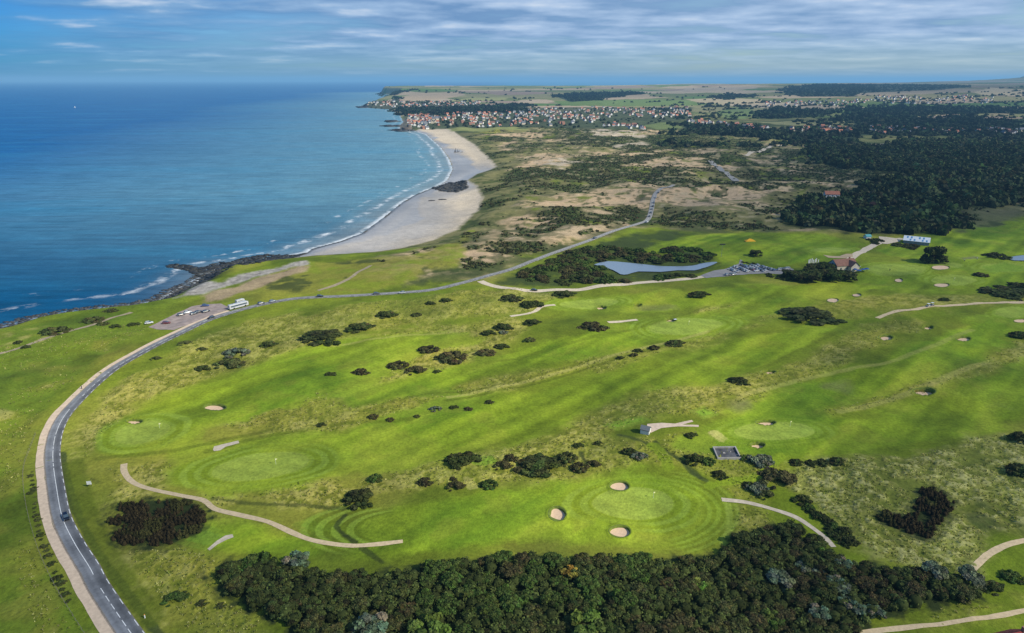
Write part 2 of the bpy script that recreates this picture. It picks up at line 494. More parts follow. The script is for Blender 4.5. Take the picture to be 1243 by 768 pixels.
ROUGHS = [
    [(96, 640), (88, 560), (112, 505), (160, 462), (220, 425), (300, 392), (420, 372), (560, 352), (610, 352), (700, 362), (640, 374), (560, 385), (470, 398), (400, 412), (350, 428), (300, 446), (240, 462), (170, 490), (128, 530), (112, 580), (118, 640)],
    [(320, 530), (430, 493), (480, 474), (560, 458), (660, 446), (760, 424), (850, 404), (920, 396), (860, 418), (760, 440), (690, 458), (600, 482), (510, 502), (420, 520)],
    [(690, 512), (760, 478), (820, 470), (875, 478), (880, 494), (850, 506), (800, 506), (730, 530), (690, 545), (645, 548)],
    [(625, 545), (700, 520), (780, 530), (800, 548), (800, 562), (770, 560), (710, 582), (620, 588), (520, 600), (462, 606), (440, 618), (400, 622), (340, 614), (400, 592), (470, 575), (560, 552)],
    [(795, 540), (830, 525), (880, 528), (950, 565), (935, 580), (880, 582), (840, 565), (810, 560)],
    [(430, 410), (520, 398), (620, 388), (640, 400), (600, 430), (540, 452), (440, 470), (410, 450)],
    [(880, 460), (980, 440), (1050, 395), (1120, 386), (1130, 392), (1060, 425), (1000, 450), (960, 490), (900, 500)],
    [(960, 506), (1020, 490), (1140, 455), (1150, 462), (1060, 490), (990, 510)],
    [(1170, 440), (1243, 410), (1243, 440), (1190, 470), (1150, 480)],
    [(840, 376), (900, 362), (1000, 350), (1050, 362), (1060, 385), (960, 385), (880, 392)],
    [(1035, 372), (1060, 362), (1200, 358), (1243, 352), (1243, 365), (1160, 372), (1080, 385)],
    z0508((480, 180), (640, 145), (650, 175), (600, 215), (520, 230)), z0508((980, 345), (1040, 330), (1070, 350), (1030, 365)), z0508((355, 175), (420, 160), (470, 220), (560, 260), (420, 265), (370, 215)),
    z0508((680, 240 + 40), (1241, 200), (1241, 290), (1000, 300), (800, 290)),
    z823508((160, 250), (210, 230), (330, 300), (200, 290)), z823508((190, 310), (330, 330), (220, 400), (190, 440)),
    z823508((400, 160), (620, 145), (830, 120), (1241, 60), (1400, 200), (1400, 460), (1241, 420), (1120, 470), (1040, 545), (800, 520), (640, 460), (560, 360), (440, 290), (420, 240)),
    z0508((380, 470), (640, 455), (800, 500), (860, 620), (1000, 680), (900, 790), (560, 790), (440, 640)),
    [(1050, 762), (1150, 740), (1243, 720), (1300, 700), (1300, 735), (1160, 752), (1060, 766)],
    z0290((820, 600), (1100, 500), (1241, 470), (1241, 690), (1060, 700), (860, 690), (700, 640)),
]
ROUGHM = LEFT * .55
for k, P in enumerate(ROUGHS):
    m = zone(P, 5, 6.0); ROUGHM = np.maximum(ROUGHM, m)
    blend(m * 0.8, c_rough)
    blend(m * ss(0.25, 1.0, tuss + 0.22 * n15 + .3 * n60 - 0.12) * 0.5, c_straw * .9)
    blend(m * ss(0.60, 0.95, 1 - tuss + .15 * n60) * 0.6, c_grass * .6)
    blend(m * ss(0.25, .9, -n60 + .4 * n15) * 0.45, c_grass * C(.9, .9, 1))
# fairways
FAIRS = [
    [(118, 540), (180, 486), (260, 462), (340, 432), (420, 412), (520, 402), (600, 408), (520, 430), (440, 470), (330, 500), (250, 520), (230, 545), (170, 552), (128, 556)],
    [(210, 548), (300, 530), (420, 524), (560, 482), (680, 466), (790, 446), (900, 408), (1010, 392), (1020, 402), (960, 430), (880, 462), (770, 474), (680, 520), (560, 548), (420, 580), (300, 602), (220, 596), (205, 570)],
    [(400, 640), (480, 610), (600, 592), (700, 584), (780, 566), (850, 578), (886, 612), (880, 655), (840, 672), (640, 662), (560, 668), (470, 684), (430, 668)],
    [(420, 480), (520, 450), (640, 420), (760, 396), (860, 380), (1000, 352), (1050, 356), (960, 376), (860, 406), (740, 428), (640, 448), (520, 478), (430, 494)],
    [(880, 500), (980, 460), (1080, 430), (1200, 380), (1243, 372), (1243, 402), (1180, 440), (1060, 480), (960, 506)],
    [(820, 540), (900, 500), (1040, 506), (1160, 470), (1243, 440), (1300, 430), (1300, 500), (1160, 530), (1060, 548), (940, 560), (860, 545)],
    [(1030, 330), (1243, 300), (1400, 300), (1400, 340), (1240, 352), (1120, 356), (1040, 352)],
    [(1120, 284), (1243, 264), (1400, 262), (1400, 300), (1160, 318), (1080, 310), (1060, 303)],
    [(752, 300), (800, 288), (900, 282), (1000, 284), (1050, 296), (1020, 312), (940, 322), (880, 318), (860, 309), (790, 306)],
    [(840, 352), (960, 345), (1040, 340), (1050, 352), (960, 362), (860, 372), (780, 380), (650, 366), (760, 356)],
    z0508((640, 440), (760, 380), (900, 350), (1080, 400), (1190, 450), (930, 520), (800, 490)),
    z0508((1060, 365), (1241, 350), (1241, 440), (1150, 430), (1070, 390)),
]
fst = None
for k, P in enumerate(FAIRS):
    m = zone(P, 3.0, 4.0); ROUGHM = ROUGHM * (1 - m)
    fst = fbm(fu / 22.0 + .35 * fbm(x, y, 60, 2, 53), fv, 7, 3, 54) if k == 0 else fst
    cc = c_fair[None, :] * (1 + .075 * np.tanh(2.5 * np.sin(fv * 2 * math.pi / 10.5 + 1.2 * n200)) + .20 * fst + 0.20 * streak + 0.18 * streakL + 0.12 * n60 + .06 * n4)[:, None]
    mm = np.clip(m, 0, 1)[:, None] * .9
    COLR = COLR * (1 - mm) + cc * mm
    blend(m * ss(0.0, 1.0, streak * .7 + n60 * .7 + .4 * fst) * .55, C(.240, .268, .028))
    blend(m * ss(0.1, .9, -n60 + .5 * streakL - .3 * fst) * .5, C(.078, .170, .010))
    blend(m * ss(.35, .8, n15 - .4 * n60 + .3 * fst) * .22, C(.22, .20, .03))
# muted, clipped turf on the right-hand holes
# greens with mown aprons
for g, E in zip(GREENS, GE):
    u_, v_ = ell(x, y, E)
    e = np.hypot(u_, v_)
    sx = np.linalg.norm(E[1]); 
    nr = g[5]
    wob = 0.05 * n15 + .09 * n60
    ew = (e + wob)
    # rings: spaced about 2.4 m along the long axis
    ring_k = sx / 2.6
    an_r = np.arctan2(v_, u_)
    ringw = (.30 + .70 * ss(.45, .95, np.abs(np.cos(an_r + .3 * np.sin(g[0]))) + .35 * n60)) * ss(1.0, 1.04, ew) * (1 - ss(1.25 + .05 * nr, 1.45 + .07 * nr, ew + .12 * np.sin(3 * np.arctan2(v_, u_) + g[0])))
    ring = 0.5 + 0.5 * np.sin(ew * ring_k * math.pi + .5 * n15 + .8 * n30)
    blend(ringw * 0.85, c_fair * .95)
    blend(ringw * ss(.35, .65, ring) * 0.68, c_green * C(.86, .92, .8))
    blend(ringw * ss(.35, .65, 1 - ring) * 0.34, c_fair * .72)
    stripe = np.sin((u_ * 0.55 + v_ * .55) * sx / 1.35 * 1.0)
    gm = 1 - ss(.97, 1.02, ew); ROUGHM = ROUGHM * ss(1.1, 1.5, ew)
    blend(gm, c_green)
    gm2 = gm * (0.5 + .5 * np.tanh(3 * stripe)) * .5
    blend(gm2, c_green * .76)
# tees
TEES = [zz(640, 500, (560, 95), (820, 35), (870, 55), (640, 122)), zz(820, 480, (110, 115), (210, 85), (300, 130), (200, 160)),
        z0508((1060, 380), (1130, 355), (1180, 390), (1120, 420)), z0508((640, 440), (740, 390), (830, 420), (740, 465)), zz(1033, 260, (930, 375), (1100, 345), (1241, 370), (1241, 405), (1000, 415)),
        z420508((430, 590 - 440), (520, 138), (530, 155), (490, 165))]
for P in TEES:
    blend(zone(P, .8, .4), c_green * C(.66, .80, .55))
n30 = fbm(x, y, 32, 3, 46); n8 = fbm(x, y, 8, 3, 47)
_h = .5 * n30 + .35 * n60 + .3 * streak + .15 * n4
COLR = 1.10 * COLR * np.stack([1 + .30 * _h, 1 + .19 * _h, 1 + .10 * _h], 1)
COLR = COLR * (1 - .20 * ss(.15, .7, -n30 - .3 * n15))[:, None]
# contour mowing on fairway ends (concentric swaths)
def swaths(cpx, apx, k, a0, a1, amt=.6):
    E = affine_ellipse(*apx)
    u_, v_ = ell(x, y, E); e = np.hypot(u_, v_); an = np.arctan2(v_, u_)
    w = ss(.62, .68, e) * (1 - ss(1.0, 1.06, e)) * ss(a0, a0 + .25, an) * (1 - ss(a1 - .25, a1, an))
    s = 0.5 + 0.5 * np.sin(e * k)
    blend(w * ss(.35, .65, s) * amt, c_green * C(.8, .9, .7)); blend(w * ss(.35, .65, 1 - s) * amt, c_fair * .55)
swaths(None, (560, 640, 190, 42, 0), 64, 2.2, 3.3, .7)
u_, v_ = ell(x, y, affine_ellipse(560, 640, 190, 42, 0)); e_ = np.hypot(u_, v_); an_ = np.arctan2(v_, u_)
for (a0, a1) in ((-3.15, -2.3),):
    w_ = ss(.62, .68, e_) * (1 - ss(1.0, 1.06, e_)) * ss(a0, a0 + .05, an_) * (1 - ss(a1 - .25, a1, an_)); s_ = .5 + .5 * np.sin(e_ * 64)
    blend(w_ * ss(.35, .65, s_) * .7, c_green * C(.8, .9, .7)); blend(w_ * ss(.35, .65, 1 - s_) * .7, c_fair * .55)
swaths(None, (780, 618, 118, 52, 0), 66, -1.3, 1.3, .42)
# ditch lines and mown lanes
def stroke(px, wdt, c, amt=1.0, soft=.6):
    L = smooth_line(at(px), 3.0)
    d = line_d(x, y, L, wdt * 3 + 6)
    blend((1 - ss(wdt, wdt + soft, d + .3 * n4)) * amt, c)
stroke([(75, 550), (82, 585), (95, 625), (117, 668), (152, 715), (195, 772)], .9, c_dark * 1.6, .85)
stroke([(90, 560), (98, 600), (112, 640), (140, 690), (185, 750)], 2.2, c_grass * .75, .7, 2)
stroke([(258, 605), (330, 612), (420, 617)], .6, c_dark * 1.4, .6)
stroke(z0508((1241, 345), (1205, 385), (1241, 420)), .5, c_dark, .8)
stroke(z420508((0, 420), (30, 445)), .6, c_dark, .8); stroke(z420508((60, 465), (130, 515)), .6, c_dark, .7)
stroke(zz(640, 500, (660, 165), (800, 200), (900, 250)), .7, c_dark * 1.5, .8)
stroke(zz(640, 500, (915, 215), (960, 265), (1080, 330), (1200, 430), (1241, 470)), .7, c_dark * 1.5, .8)
stroke(zz(640, 500, (380, 290), (400, 340), (450, 375)), .6, c_dark * 1.5, .8)
stroke(zz(820, 480, (0, 440), (60, 490), (120, 560), (220, 610)), .6, c_dark * 1.6, .8)
stroke(zz(820, 480, (230, 650), (360, 620), (560, 590), (700, 490), (760, 430)), 1.4, c_fair * 1.1, .8)
stroke(zz(640, 500, (900, 240), (990, 330), (1010, 390)), 2.0, c_fair * .9, .8)
stroke([(884, 612), (886, 640), (878, 660)], .8, c_green, .7)
blend(zone(z420508((430, 212), (450, 225), (465, 248), (445, 250)), .8), c_straw)
blend(zone(zz(20, 560, (495, 120), (540, 100), (600, 110), (645, 150), (600, 175), (530, 165)), .8, 1), c_dark)
blend(zone(zz(820, 480, (250, 265), (290, 255), (355, 310), (330, 325)), .8, .8), c_straw * 1.1)
MEADOW = zone(z823508((400, 160), (620, 145), (830, 120), (1241, 60), (1400, 200), (1400, 460), (1241, 420), (1120, 470), (1040, 545), (800, 520), (640, 460), (560, 360), (440, 290), (420, 240)), 4, 5)
blend(MEADOW * .7, C(.205, .215, .055)[None, :] * (1 + .25 * n15 + .15 * n30)[:, None]); blend(MEADOW * ss(.15, .7, n4 + .5 * n1 + .3 * n8) * .6, C(.42, .40, .16)); blend(MEADOW * ss(.15, .7, -n4 - .5 * n8) * .55, c_grass * C(.5, .55, .6)); blend(MEADOW * ss(.5, .9, -n15 + .4 * n8) * .6, c_dark * 2)
# bare scuffed patches
for P in (zz(820, 480, (370, 60), (500, 40), (540, 80), (440, 110)), [(1000, 470), (1030, 460), (1030, 475)], z823310((1120, 540), (1180, 530), (1190, 550)), z420310((1050, 185), (1180, 180), (1190, 192), (1070, 198)), z823310((190, 520), (260, 520), (250, 545), (200, 545))):
    blend(zone(P, 3, 3) * .45, C(.16, .14, .07))
blend(zone(zz(1033, 260, (760, 310), (900, 300), (940, 315), (800, 325)), 2, 1) * .7, C(.2, .17, .12))

for px_, w_, c_, a_ in (([(545, 482), (640, 463), (700, 446), (790, 420), (860, 402)], .8, c_straw, .45), ([(540, 486), (645, 467), (705, 450), (795, 424)], .5, c_grass * .5, .5), ([(560, 478), (640, 459), (720, 436)], .5, c_grass * .55, .45),
        ([(430, 500), (520, 478), (600, 470)], .6, c_grass * .6, .4), ([(250, 548), (330, 528), (420, 514), (500, 508)], 1.0, c_grass * .7, .5), ([(120, 556), (200, 548), (290, 530), (340, 520)], .9, c_grass * .65, .5),
        ([(640, 545), (700, 520), (760, 500)], .8, c_grass * .6, .4), ([(900, 480), (1000, 455), (1100, 432), (1180, 400)], 1.0, c_straw, .3), ([(1020, 500), (1120, 470), (1200, 440)], 1.2, c_straw, .35), ([(980, 360), (1040, 388), (960, 430), (900, 455)], .8, c_grass * .6, .35),
        ([(400, 420), (480, 408), (560, 402)], .7, c_straw, .35), ([(590, 440), (680, 420), (780, 396), (860, 372)], .9, c_grass * .65, .4)):
    stroke(px_, w_, c_, a_, 1.0)
# sand track and verge on the seaward side of the road
def offset_line(L, off):
    T = np.gradient(L, axis=0); T /= np.linalg.norm(T, axis=1)[:, None] + 1e-9
    N = np.stack([-T[:, 1], T[:, 0]], 1)
    return L + N * off
# ---- beach and coast
sdB = poly_sd(x, y, BEACH, 90)
dune_sd = poly_sd(x, y, DUNES, 120)
dun = ss(-12, 18, dune_sd + 14 * n60)
nd = fbm(x, y, 105, 5, 61, .62); nd2 = fbm(x / 1.5, y, 85, 5, 62, .6); nd3 = fbm(x, y, 30, 4, 63)
easty = ss(350, 800, x)  # cloud shade over the eastern dunes, put into the cover colours
nd5 = fbm(x / 1.8, y, 24, 4, 64, .65); nd6 = fbm(x, y, 9, 3, 65, .6)
blend(dun, C(.078, .076, .030))
blend(dun * ss(-.30, .30, nd + .35 * nd2 + .3 * nd5) * .9, c_dunegrass * C(.85, .88, .85))
blend(dun * ss(.05, .6, nd5 + .4 * nd6 + .3 * nd2) * .5, c_straw * C(.75, .72, .8))
blend(dun * ss(.02, .30, nd2 + .4 * nd + .55 * nd5 + .2 * nd6 - .05 - .30 * easty), c_earth * C(1.05, 1.0, .98))
blend(dun * ss(.30, .7, nd3 - .5 * nd + .4 * nd6) * .7, c_grass * .95)
blend(dun * ss(.05, .35, -nd + .5 * nd5 + .35 * nd6 - .12 + .25 * easty) * .92, c_dark * 1.35)
blend(dun * ss(.18, .5, nd6 + .5 * nd5) * .75, c_dark * 1.5)
blend(dun * ss(.45, .8, -nd6 + .5 * nd5) * .5, C(.40, .33, .20))
DARKSCRUB = [[(430, 352), (520, 322), (590, 275), (660, 258), (760, 262), (700, 292), (620, 322), (540, 345), (470, 354)],
             z42080((460, 400), (600, 380), (960, 400), (1010, 410), (880, 470), (640, 465), (540, 460), (480, 440)),
             z42080((1050, 260), (1130, 245), (1241, 250), (1241, 330), (1130, 290)), z42080((560, 290), (640, 255), (740, 265), (720, 285), (600, 300)),
             z42080((740, 335), (880, 305), (920, 330), (840, 360)), z82380((0, 520), (340, 560), (380, 590), (0, 600)), z82380((0, 245), (200, 250), (420, 300), (250, 310), (0, 290))]
for P in DARKSCRUB:
    blend(zone(P, 10, 12, n15) * ss(-.4, .3, nd5 + .5 * nd6 + .25) * .8, c_dark * 1.7)
# upper sandy marram slope along the beach, and grass headland
HEADG = zone([(300, 352), (345, 322), (420, 315), (500, 310), (560, 290), (575, 276), (560, 320), (500, 338), (440, 356), (380, 358)], 4, 5)
blend(HEADG * .8, c_rough * .95); blend(HEADG * ss(0, .7, n15) * .6, c_fair * .9); blend(HEADG * ss(.2, .6, -n15 + .3 * n60) * .8, c_dark * 1.4)
for P, cc in ((z42080((385, 675), (440, 668), (480, 678), (430, 692)), c_earth), (z42080((605, 545), (640, 515), (680, 515), (660, 545)), c_earth), (z42080((735, 600), (800, 575), (900, 565), (1000, 560), (930, 590), (820, 615)), c_earth),
              (z42080((870, 520), (940, 515), (940, 535), (890, 540)), c_earth), (z42080((480, 600), (530, 590), (520, 620)), c_earth), (z42080((680, 345), (780, 330), (840, 345), (760, 365)), c_sand * .85),
              (z42080((850, 235), (960, 228), (1060, 245), (1070, 255), (900, 250)), c_sand * .9), (z42080((360, 222), (660, 220), (640, 235), (420, 245)), c_rough * 1.25), (z42080((960, 290), (1060, 270), (1080, 285)), c_sand * .8)):
    blend(zone(P, 8, 12, nd5) * ss(-.25, .25, nd5 + .7 * nd6 + .1), cc * .9 * (1 + .12 * nd6[:, None]))
# beach sand: dry above, wet near the water
dB = D_COAST
bedge = ss(-55, -25, sdB + 10 * n15) * (1 - ss(.2, .8, HEADG)) * (r > 560)
blend(bedge * .9, c_scrub * C(1.5, 1.5, 1.3)); blend(bedge * ss(-.2, .4, nd5 + .5 * nd6) * .8, c_dunegrass); blend(bedge * ss(.2, .6, -nd5 + .5 * nd6) * .8, c_dark * 1.4)
bm = ss(-3, 3, sdB + 1.5 * n15)
wetn = dB + 26 * fbm(x, y, 160, 3, 71) + 5 * n15
wet = bm * (1 - ss(8, 34, wetn)) 
south = 1 - ss(1150, 1300, y)
wet = np.clip(wet + bm * south * (1 - ss(45, 95, wetn)) * .8, 0, 1)
blend(bm, c_sand[None, :] * (1 + .10 * n60 + .05 * n15)[:, None])
blend(wet * .95, c_wet[None, :] * (1 + .25 * n60)[:, None])
# near shore: rock platform and shingle
shore = (1 - ss(7, 16, D_COAST + 3 * n15)) * (1 - ss(-2, 4, sdB)) * (D_COAST > -60) * (1 - ss(900, 1000, r))
blend(shore, c_rock[None, :] * (1 + .5 * np.clip(n15, -1, 1))[:, None])
shing = zone(zz(160, 310, (330, 300), (420, 240), (520, 195), (640, 185), (760, 140), (900, 115), (1050, 85), (1241, 35), (1241, 65), (1060, 110), (920, 145), (780, 200), (600, 240), (520, 275)), 2, 3)
blend(shing, C(.34, .31, .27)[None, :] * (1 + .35 * n4)[:, None])
bare = zone(zz(160, 310, (500, 290), (600, 250), (760, 225), (880, 160), (1060, 120), (1200, 80), (1260, 75), (1241, 110), (1040, 180), (900, 235), (760, 275), (650, 320), (520, 335)), 2, 2)
blend(bare * .85, C(.36, .26, .17)[None, :] * (1 + .2 * n15)[:, None])
farcoast = (1 - ss(20, 55, D_COAST)) * (r > 2150) * (D_COAST > -100)
blend(farcoast * .9, C(.20, .17, .14))

# ---- far country: field patchwork
farm = ss(2550, 2850, r + 200 * n200 * 0)
ca, sa = math.cos(.35), math.sin(.35)
fx = (x * ca + y * sa) + 160 * fbm(x, y, 900, 2, 81); fy = (-x * sa + y * ca) + 200 * fbm(x, y, 1100, 2, 82)
cx = np.floor(fx / 430); 
cy = np.floor((fy + 170 * _hash(cx.astype(np.int64), cx.astype(np.int64) * 0, 4)) / 420)
hsh = _hash(cx.astype(np.int64), cy.astype(np.int64), 91)
pal = np.array([(.40, .31, .20), (.33, .28, .15), (.13, .19, .05), (.10, .17, .04), (.20, .20, .08), (.30, .22, .16), (.42, .34, .23), (.15, .17, .06), (.26, .24, .11)])
fc = pal[(hsh * len(pal)).astype(int) % len(pal)] * 1.0
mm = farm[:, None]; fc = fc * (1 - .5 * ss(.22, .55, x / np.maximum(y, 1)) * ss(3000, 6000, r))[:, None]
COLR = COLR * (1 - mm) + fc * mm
mid_ = ss(1250, 1450, r) * (1 - dun) * (1 - farm) * (D_COAST > 30) * (1 - ss(-3, 3, sdB))
blend(mid_ * .95, C(.105, .115, .042)); blend(mid_ * ss(0, .5, n60 + .5 * n200) * .8, C(.17, .155, .065)); blend(mid_ * ss(.0, .4, -n60 + .4 * n15) * .8, c_dark * 1.5)
FIELDS = [(zz(430, 90, (315, 165), (520, 132), (760, 125), (800, 150), (560, 188), (350, 190)), C(.33, .25, .16)), (zz(430, 90, (640, 195), (900, 165), (1100, 160), (1080, 185), (700, 200)), C(.22, .22, .09)),
          (zz(630, 90, (0, 185), (200, 180), (260, 195), (200, 208), (0, 208)), C(.32, .25, .17)), (zz(630, 90, (560, 195), (760, 180), (1000, 180), (1241, 190), (1241, 222), (900, 230), (620, 225)), C(.12, .17, .05)),
          (zz(830, 90, (0, 100), (300, 92), (500, 88), (530, 100), (330, 115), (0, 130)), C(.30, .24, .17)), (zz(830, 90, (20, 180), (220, 170), (560, 180), (560, 210), (330, 215), (120, 205)), C(.32, .26, .16)),
          (zz(830, 90, (220, 275), (360, 235), (480, 240), (520, 280), (440, 320), (300, 315)), C(.12, .16, .055)), (zz(630, 90, (740, 340), (900, 335), (1210, 345), (1200, 380), (1000, 395), (840, 360)), C(.12, .15, .05)),
          (zz(830, 90, (400, 335), (820, 335), (1241, 335), (1241, 370), (860, 375), (620, 355)), C(.22, .21, .09)), (zz(1033, 90, (880, 130), (1000, 95), (1241, 110), (1241, 160), (950, 150)), C(.24, .20, .13)),
          (zz(1033, 90, (1060, 330), (1241, 320), (1241, 390), (1140, 385)), C(.07, .10, .04)), (zz(1033, 90, (970, 290), (1060, 268), (1180, 275), (1130, 305)), C(.22, .18, .10)), (zz(1033, 90, (170, 320), (420, 300), (600, 285), (780, 280), (600, 300), (300, 325)), C(.26, .22, .11)),
          (zz(830, 90, (820, 505), (1090, 500), (1060, 530), (900, 525)), C(.24, .19, .13)), (zz(1033, 90, (0, 505), (380, 500), (340, 525), (0, 525)), C(.22, .18, .13)), (zz(430, 90, (650, 380), (860, 385), (1241, 375), (1241, 400), (900, 415), (700, 410)), C(.20, .21, .07))]
for P, cc in FIELDS: blend(zone(P, 9, 8, n60, 200), cc * 1.25)
DARKFAR = [zz(430, 90, (300, 255), (420, 245), (600, 240), (900, 225), (1241, 215), (1241, 275), (900, 275), (600, 295), (400, 290)), zz(830, 90, (540, 255), (700, 245), (950, 245), (1050, 270), (1000, 300), (700, 320), (540, 310)),
           zz(830, 90, (690, 100), (920, 75), (1241, 75), (1241, 160), (900, 160), (740, 150)), zz(1033, 90, (0, 75), (700, 78), (860, 95), (600, 115), (0, 140)), zz(830, 90, (210, 165), (330, 140), (490, 150), (330, 180)),
           zz(630, 90, (250, 150), (420, 135), (700, 130), (900, 135), (700, 165), (500, 190), (380, 200)), zz(1033, 90, (0, 240), (500, 235), (900, 245), (1241, 250), (1241, 285), (900, 280), (600, 290), (300, 310), (0, 320)),
           zz(1033, 90, (0, 330), (600, 320), (900, 300), (1060, 330), (1241, 400), (1241, 480), (800, 440), (0, 440)), zz(830, 90, (0, 365), (700, 400), (1241, 410), (1241, 490), (700, 470), (0, 420)),
           zz(430, 90, (160, 140), (200, 120), (340, 125), (430, 110), (350, 130), (280, 150)), zz(430, 90, (270, 190), (290, 165), (330, 170), (320, 195))]
for P in DARKFAR: blend(zone(P, 9, 10, n60, 200) * .93, C(.022, .036, .018))
TOWN_GROUND = [zz(430, 90, (380, 290), (560, 285), (1241, 270), (1241, 380), (600, 395), (390, 400)), zz(630, 90, (0, 240), (640, 235), (1241, 235), (1241, 320), (700, 395), (0, 390)), zz(430, 90, (80, 215), (280, 190), (900, 195), (900, 240), (300, 250), (90, 245))]
for P in TOWN_GROUND: blend(zone(P, 10, 8, n60, 200) * .9, C(.06, .075, .035)[None, :] * (1 + .5 * n15)[:, None])
WOOD_PX = z82380((420, 310), (560, 292), (800, 292), (860, 268), (1040, 272), (1241, 292), (1500, 300), (1500, 470), (1241, 482), (1160, 500), (1060, 512), (960, 540), (930, 560), (900, 600), (820, 606), (600, 600), (560, 585), (350, 572), (400, 545), (480, 510), (570, 480), (640, 440), (690, 420), (850, 390), (840, 372), (700, 378), (560, 350), (480, 330))
WOOD = at(WOOD_PX)
blend(ss(-8, 8, poly_sd(x, y, WOOD, 80) + 8 * n15), c_dark * .9)
RIGHTDRY = zone(z82380((960, 540), (1060, 512), (1200, 500), (1241, 500), (1241, 540), (1100, 580), (930, 600), (910, 585)), 6, 8)
blend(RIGHTDRY * .8, C(.12, .12, .06)); blend(RIGHTDRY * ss(.1, .5, n15) * .8, c_dark * 1.4)
PONDSCRUB = zone([(600, 345), (640, 328), (680, 312), (720, 297), (760, 286), (800, 280), (840, 284), (800, 296), (775, 305), (800, 312), (850, 306), (868, 312), (860, 320), (842, 334), (780, 341), (690, 347), (640, 345)], 5, 5)
blend(PONDSCRUB * .9, c_scrub * C(.9, 1.1, .8)); blend(PONDSCRUB * ss(0, .5, n15) * .7, c_dark * 1.6); blend(PONDSCRUB * ss(.3, .7, -n15 + .4 * n60) * .7, c_grass * .8)
# underneath the foreground wood
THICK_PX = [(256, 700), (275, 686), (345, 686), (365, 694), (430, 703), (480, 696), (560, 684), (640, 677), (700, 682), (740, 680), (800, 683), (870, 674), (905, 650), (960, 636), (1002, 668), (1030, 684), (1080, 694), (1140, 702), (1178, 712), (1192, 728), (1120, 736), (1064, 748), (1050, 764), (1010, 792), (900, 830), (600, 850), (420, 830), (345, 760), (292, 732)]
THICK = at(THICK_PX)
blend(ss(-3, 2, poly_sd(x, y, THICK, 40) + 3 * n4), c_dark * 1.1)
GORSE = [(z0508((365, 325), (430, 300), (560, 286), (680, 288), (740, 320), (755, 360), (730, 412), (650, 440), (600, 468), (520, 462), (440, 462), (388, 440), (402, 408), (432, 392), (365, 378), (360, 362), (432, 342)), 'wide dark brown gorse thicket between the road and the curving gravel path', 1.5),
         (z823508((690, 345), (740, 330), (800, 352), (840, 305), (860, 245), (920, 245), (1010, 312), (980, 350), (940, 400), (910, 445), (840, 420), (760, 392)), 'dark hook shaped scrub thicket in the rough meadow at right', 1.8)]
GORSEW = [at(g[0]) for g in GORSE]
for P in GORSEW: blend(ss(-1.5, 1.5, poly_sd(x, y, P, 40) + 1.5 * n4), c_dark)
# long grass relief: real tussocks in the near rough
lum = COLR.sum(1)
rough_like = ROUGHM * np.clip((lum - .25) / .15, 0, 1) * (1 - ss(450, 700, r)) * (D_COAST > 25)
GZ = GZ + rough_like * (0.26 * tuss + .14 * np.maximum(n1, 0)) + MEADOW * (.35 * n8 + .25 * n4) * (r < 520)
# bunkers are dug into the ground
for E in BE:
    u_, v_ = ell(x, y, E); e = np.hypot(u_, v_)
    nr_ = float(np.hypot(*E[0])) < 430
    GZ = GZ - (1.7 if nr_ else 0.0) * (1 - ss(.95, 1.10, e)) + (.25 if nr_ else .12) * np.exp(-((e - 1.25) / .22) ** 2)
    blend((1 - ss(1.02, 1.12, e)), c_rough * .5); blend(np.exp(-((e - 1.3) / .18) ** 2) * .5, c_fair * .9)
# ponds
POND_PX = [(721, 322), (738, 317.5), (772, 319.5), (806, 322), (840, 320.5), (850, 318.4), (865, 316), (871, 316.7), (859, 321), (853, 322.6), (843, 325.5), (823, 326.6), (802, 329), (775, 329.2), (762, 332.5), (753, 332.3), (744, 328)]
POND = at(POND_PX)
POND2 = at([(1224, 311), (1243, 308.6), (1300, 308), (1300, 314), (1243, 313.5), (1228, 313.4)])
PZ = []
for P in (POND, POND2):
    sd = poly_sd(x, y, P, 40)
    zlev = float(np.percentile(H(P[:, 0], P[:, 1]), 30)) - .1
    PZ.append(zlev)
    k = ss(-14, 1, sd)
    GZ = GZ * (1 - k) + (zlev - .6) * k
    blend(ss(-4, 0, sd) * .7, c_dark * 1.5)
# roads are graded: level the ground across them
def grade(L, half, fade, lift=0.0):
    global GZ
    d = line_d(x, y, L, half + fade + 4)
    m = d < half + fade
    if not m.any(): return
    idx = np.where(m)[0]
    Ls = L[::2]
    zl = H(Ls[:, 0], Ls[:, 1])
    zl = np.convolve(np.pad(zl, 6, mode='edge'), np.ones(13) / 13, 'valid')
    px = x[idx]; py = y[idx]
    best = np.full(px.shape, 1e18); bz = np.zeros(px.shape)
    for q in range(len(Ls)):
        dx = px - Ls[q, 0]; dy = py - Ls[q, 1]; d2 = dx * dx + dy * dy
        b = d2 < best; best[b] = d2[b]; bz[b] = zl[q]
    k = 1 - ss(half, half + fade, d[idx])
    GZ[idx] = GZ[idx] * (1 - k) + bz * k
for L, h_, f_ in ((ROAD[:620] if len(ROAD) > 620 else ROAD, 8, 8), (CART, 1.5, 2)):
    grade(L, h_, f_)

COLR = np.clip(COLR, 0.004, .8)
i0 = np.arange(len(rows) - 1)[:, None] * NCOL + np.arange(NCOL - 1)[None, :]
Q = np.stack([i0, i0 + 1, i0 + NCOL + 1, i0 + NCOL], -1).reshape(-1, 4)
keep = (D_COAST[Q].max(1) > -70)
Q = Q[keep]
used = np.zeros(len(GX), bool); used[Q.ravel()] = True
remap = np.cumsum(used) - 1
V = np.stack([GX, GY, GZ], 1)[used]
gm = mesh_np('ground', V, remap[Q], COLR[used], smooth=True)
aw = gm.attributes.new('Wet', 'FLOAT', 'POINT'); aw.data.foreach_set('value', wet[used].astype(np.float32))

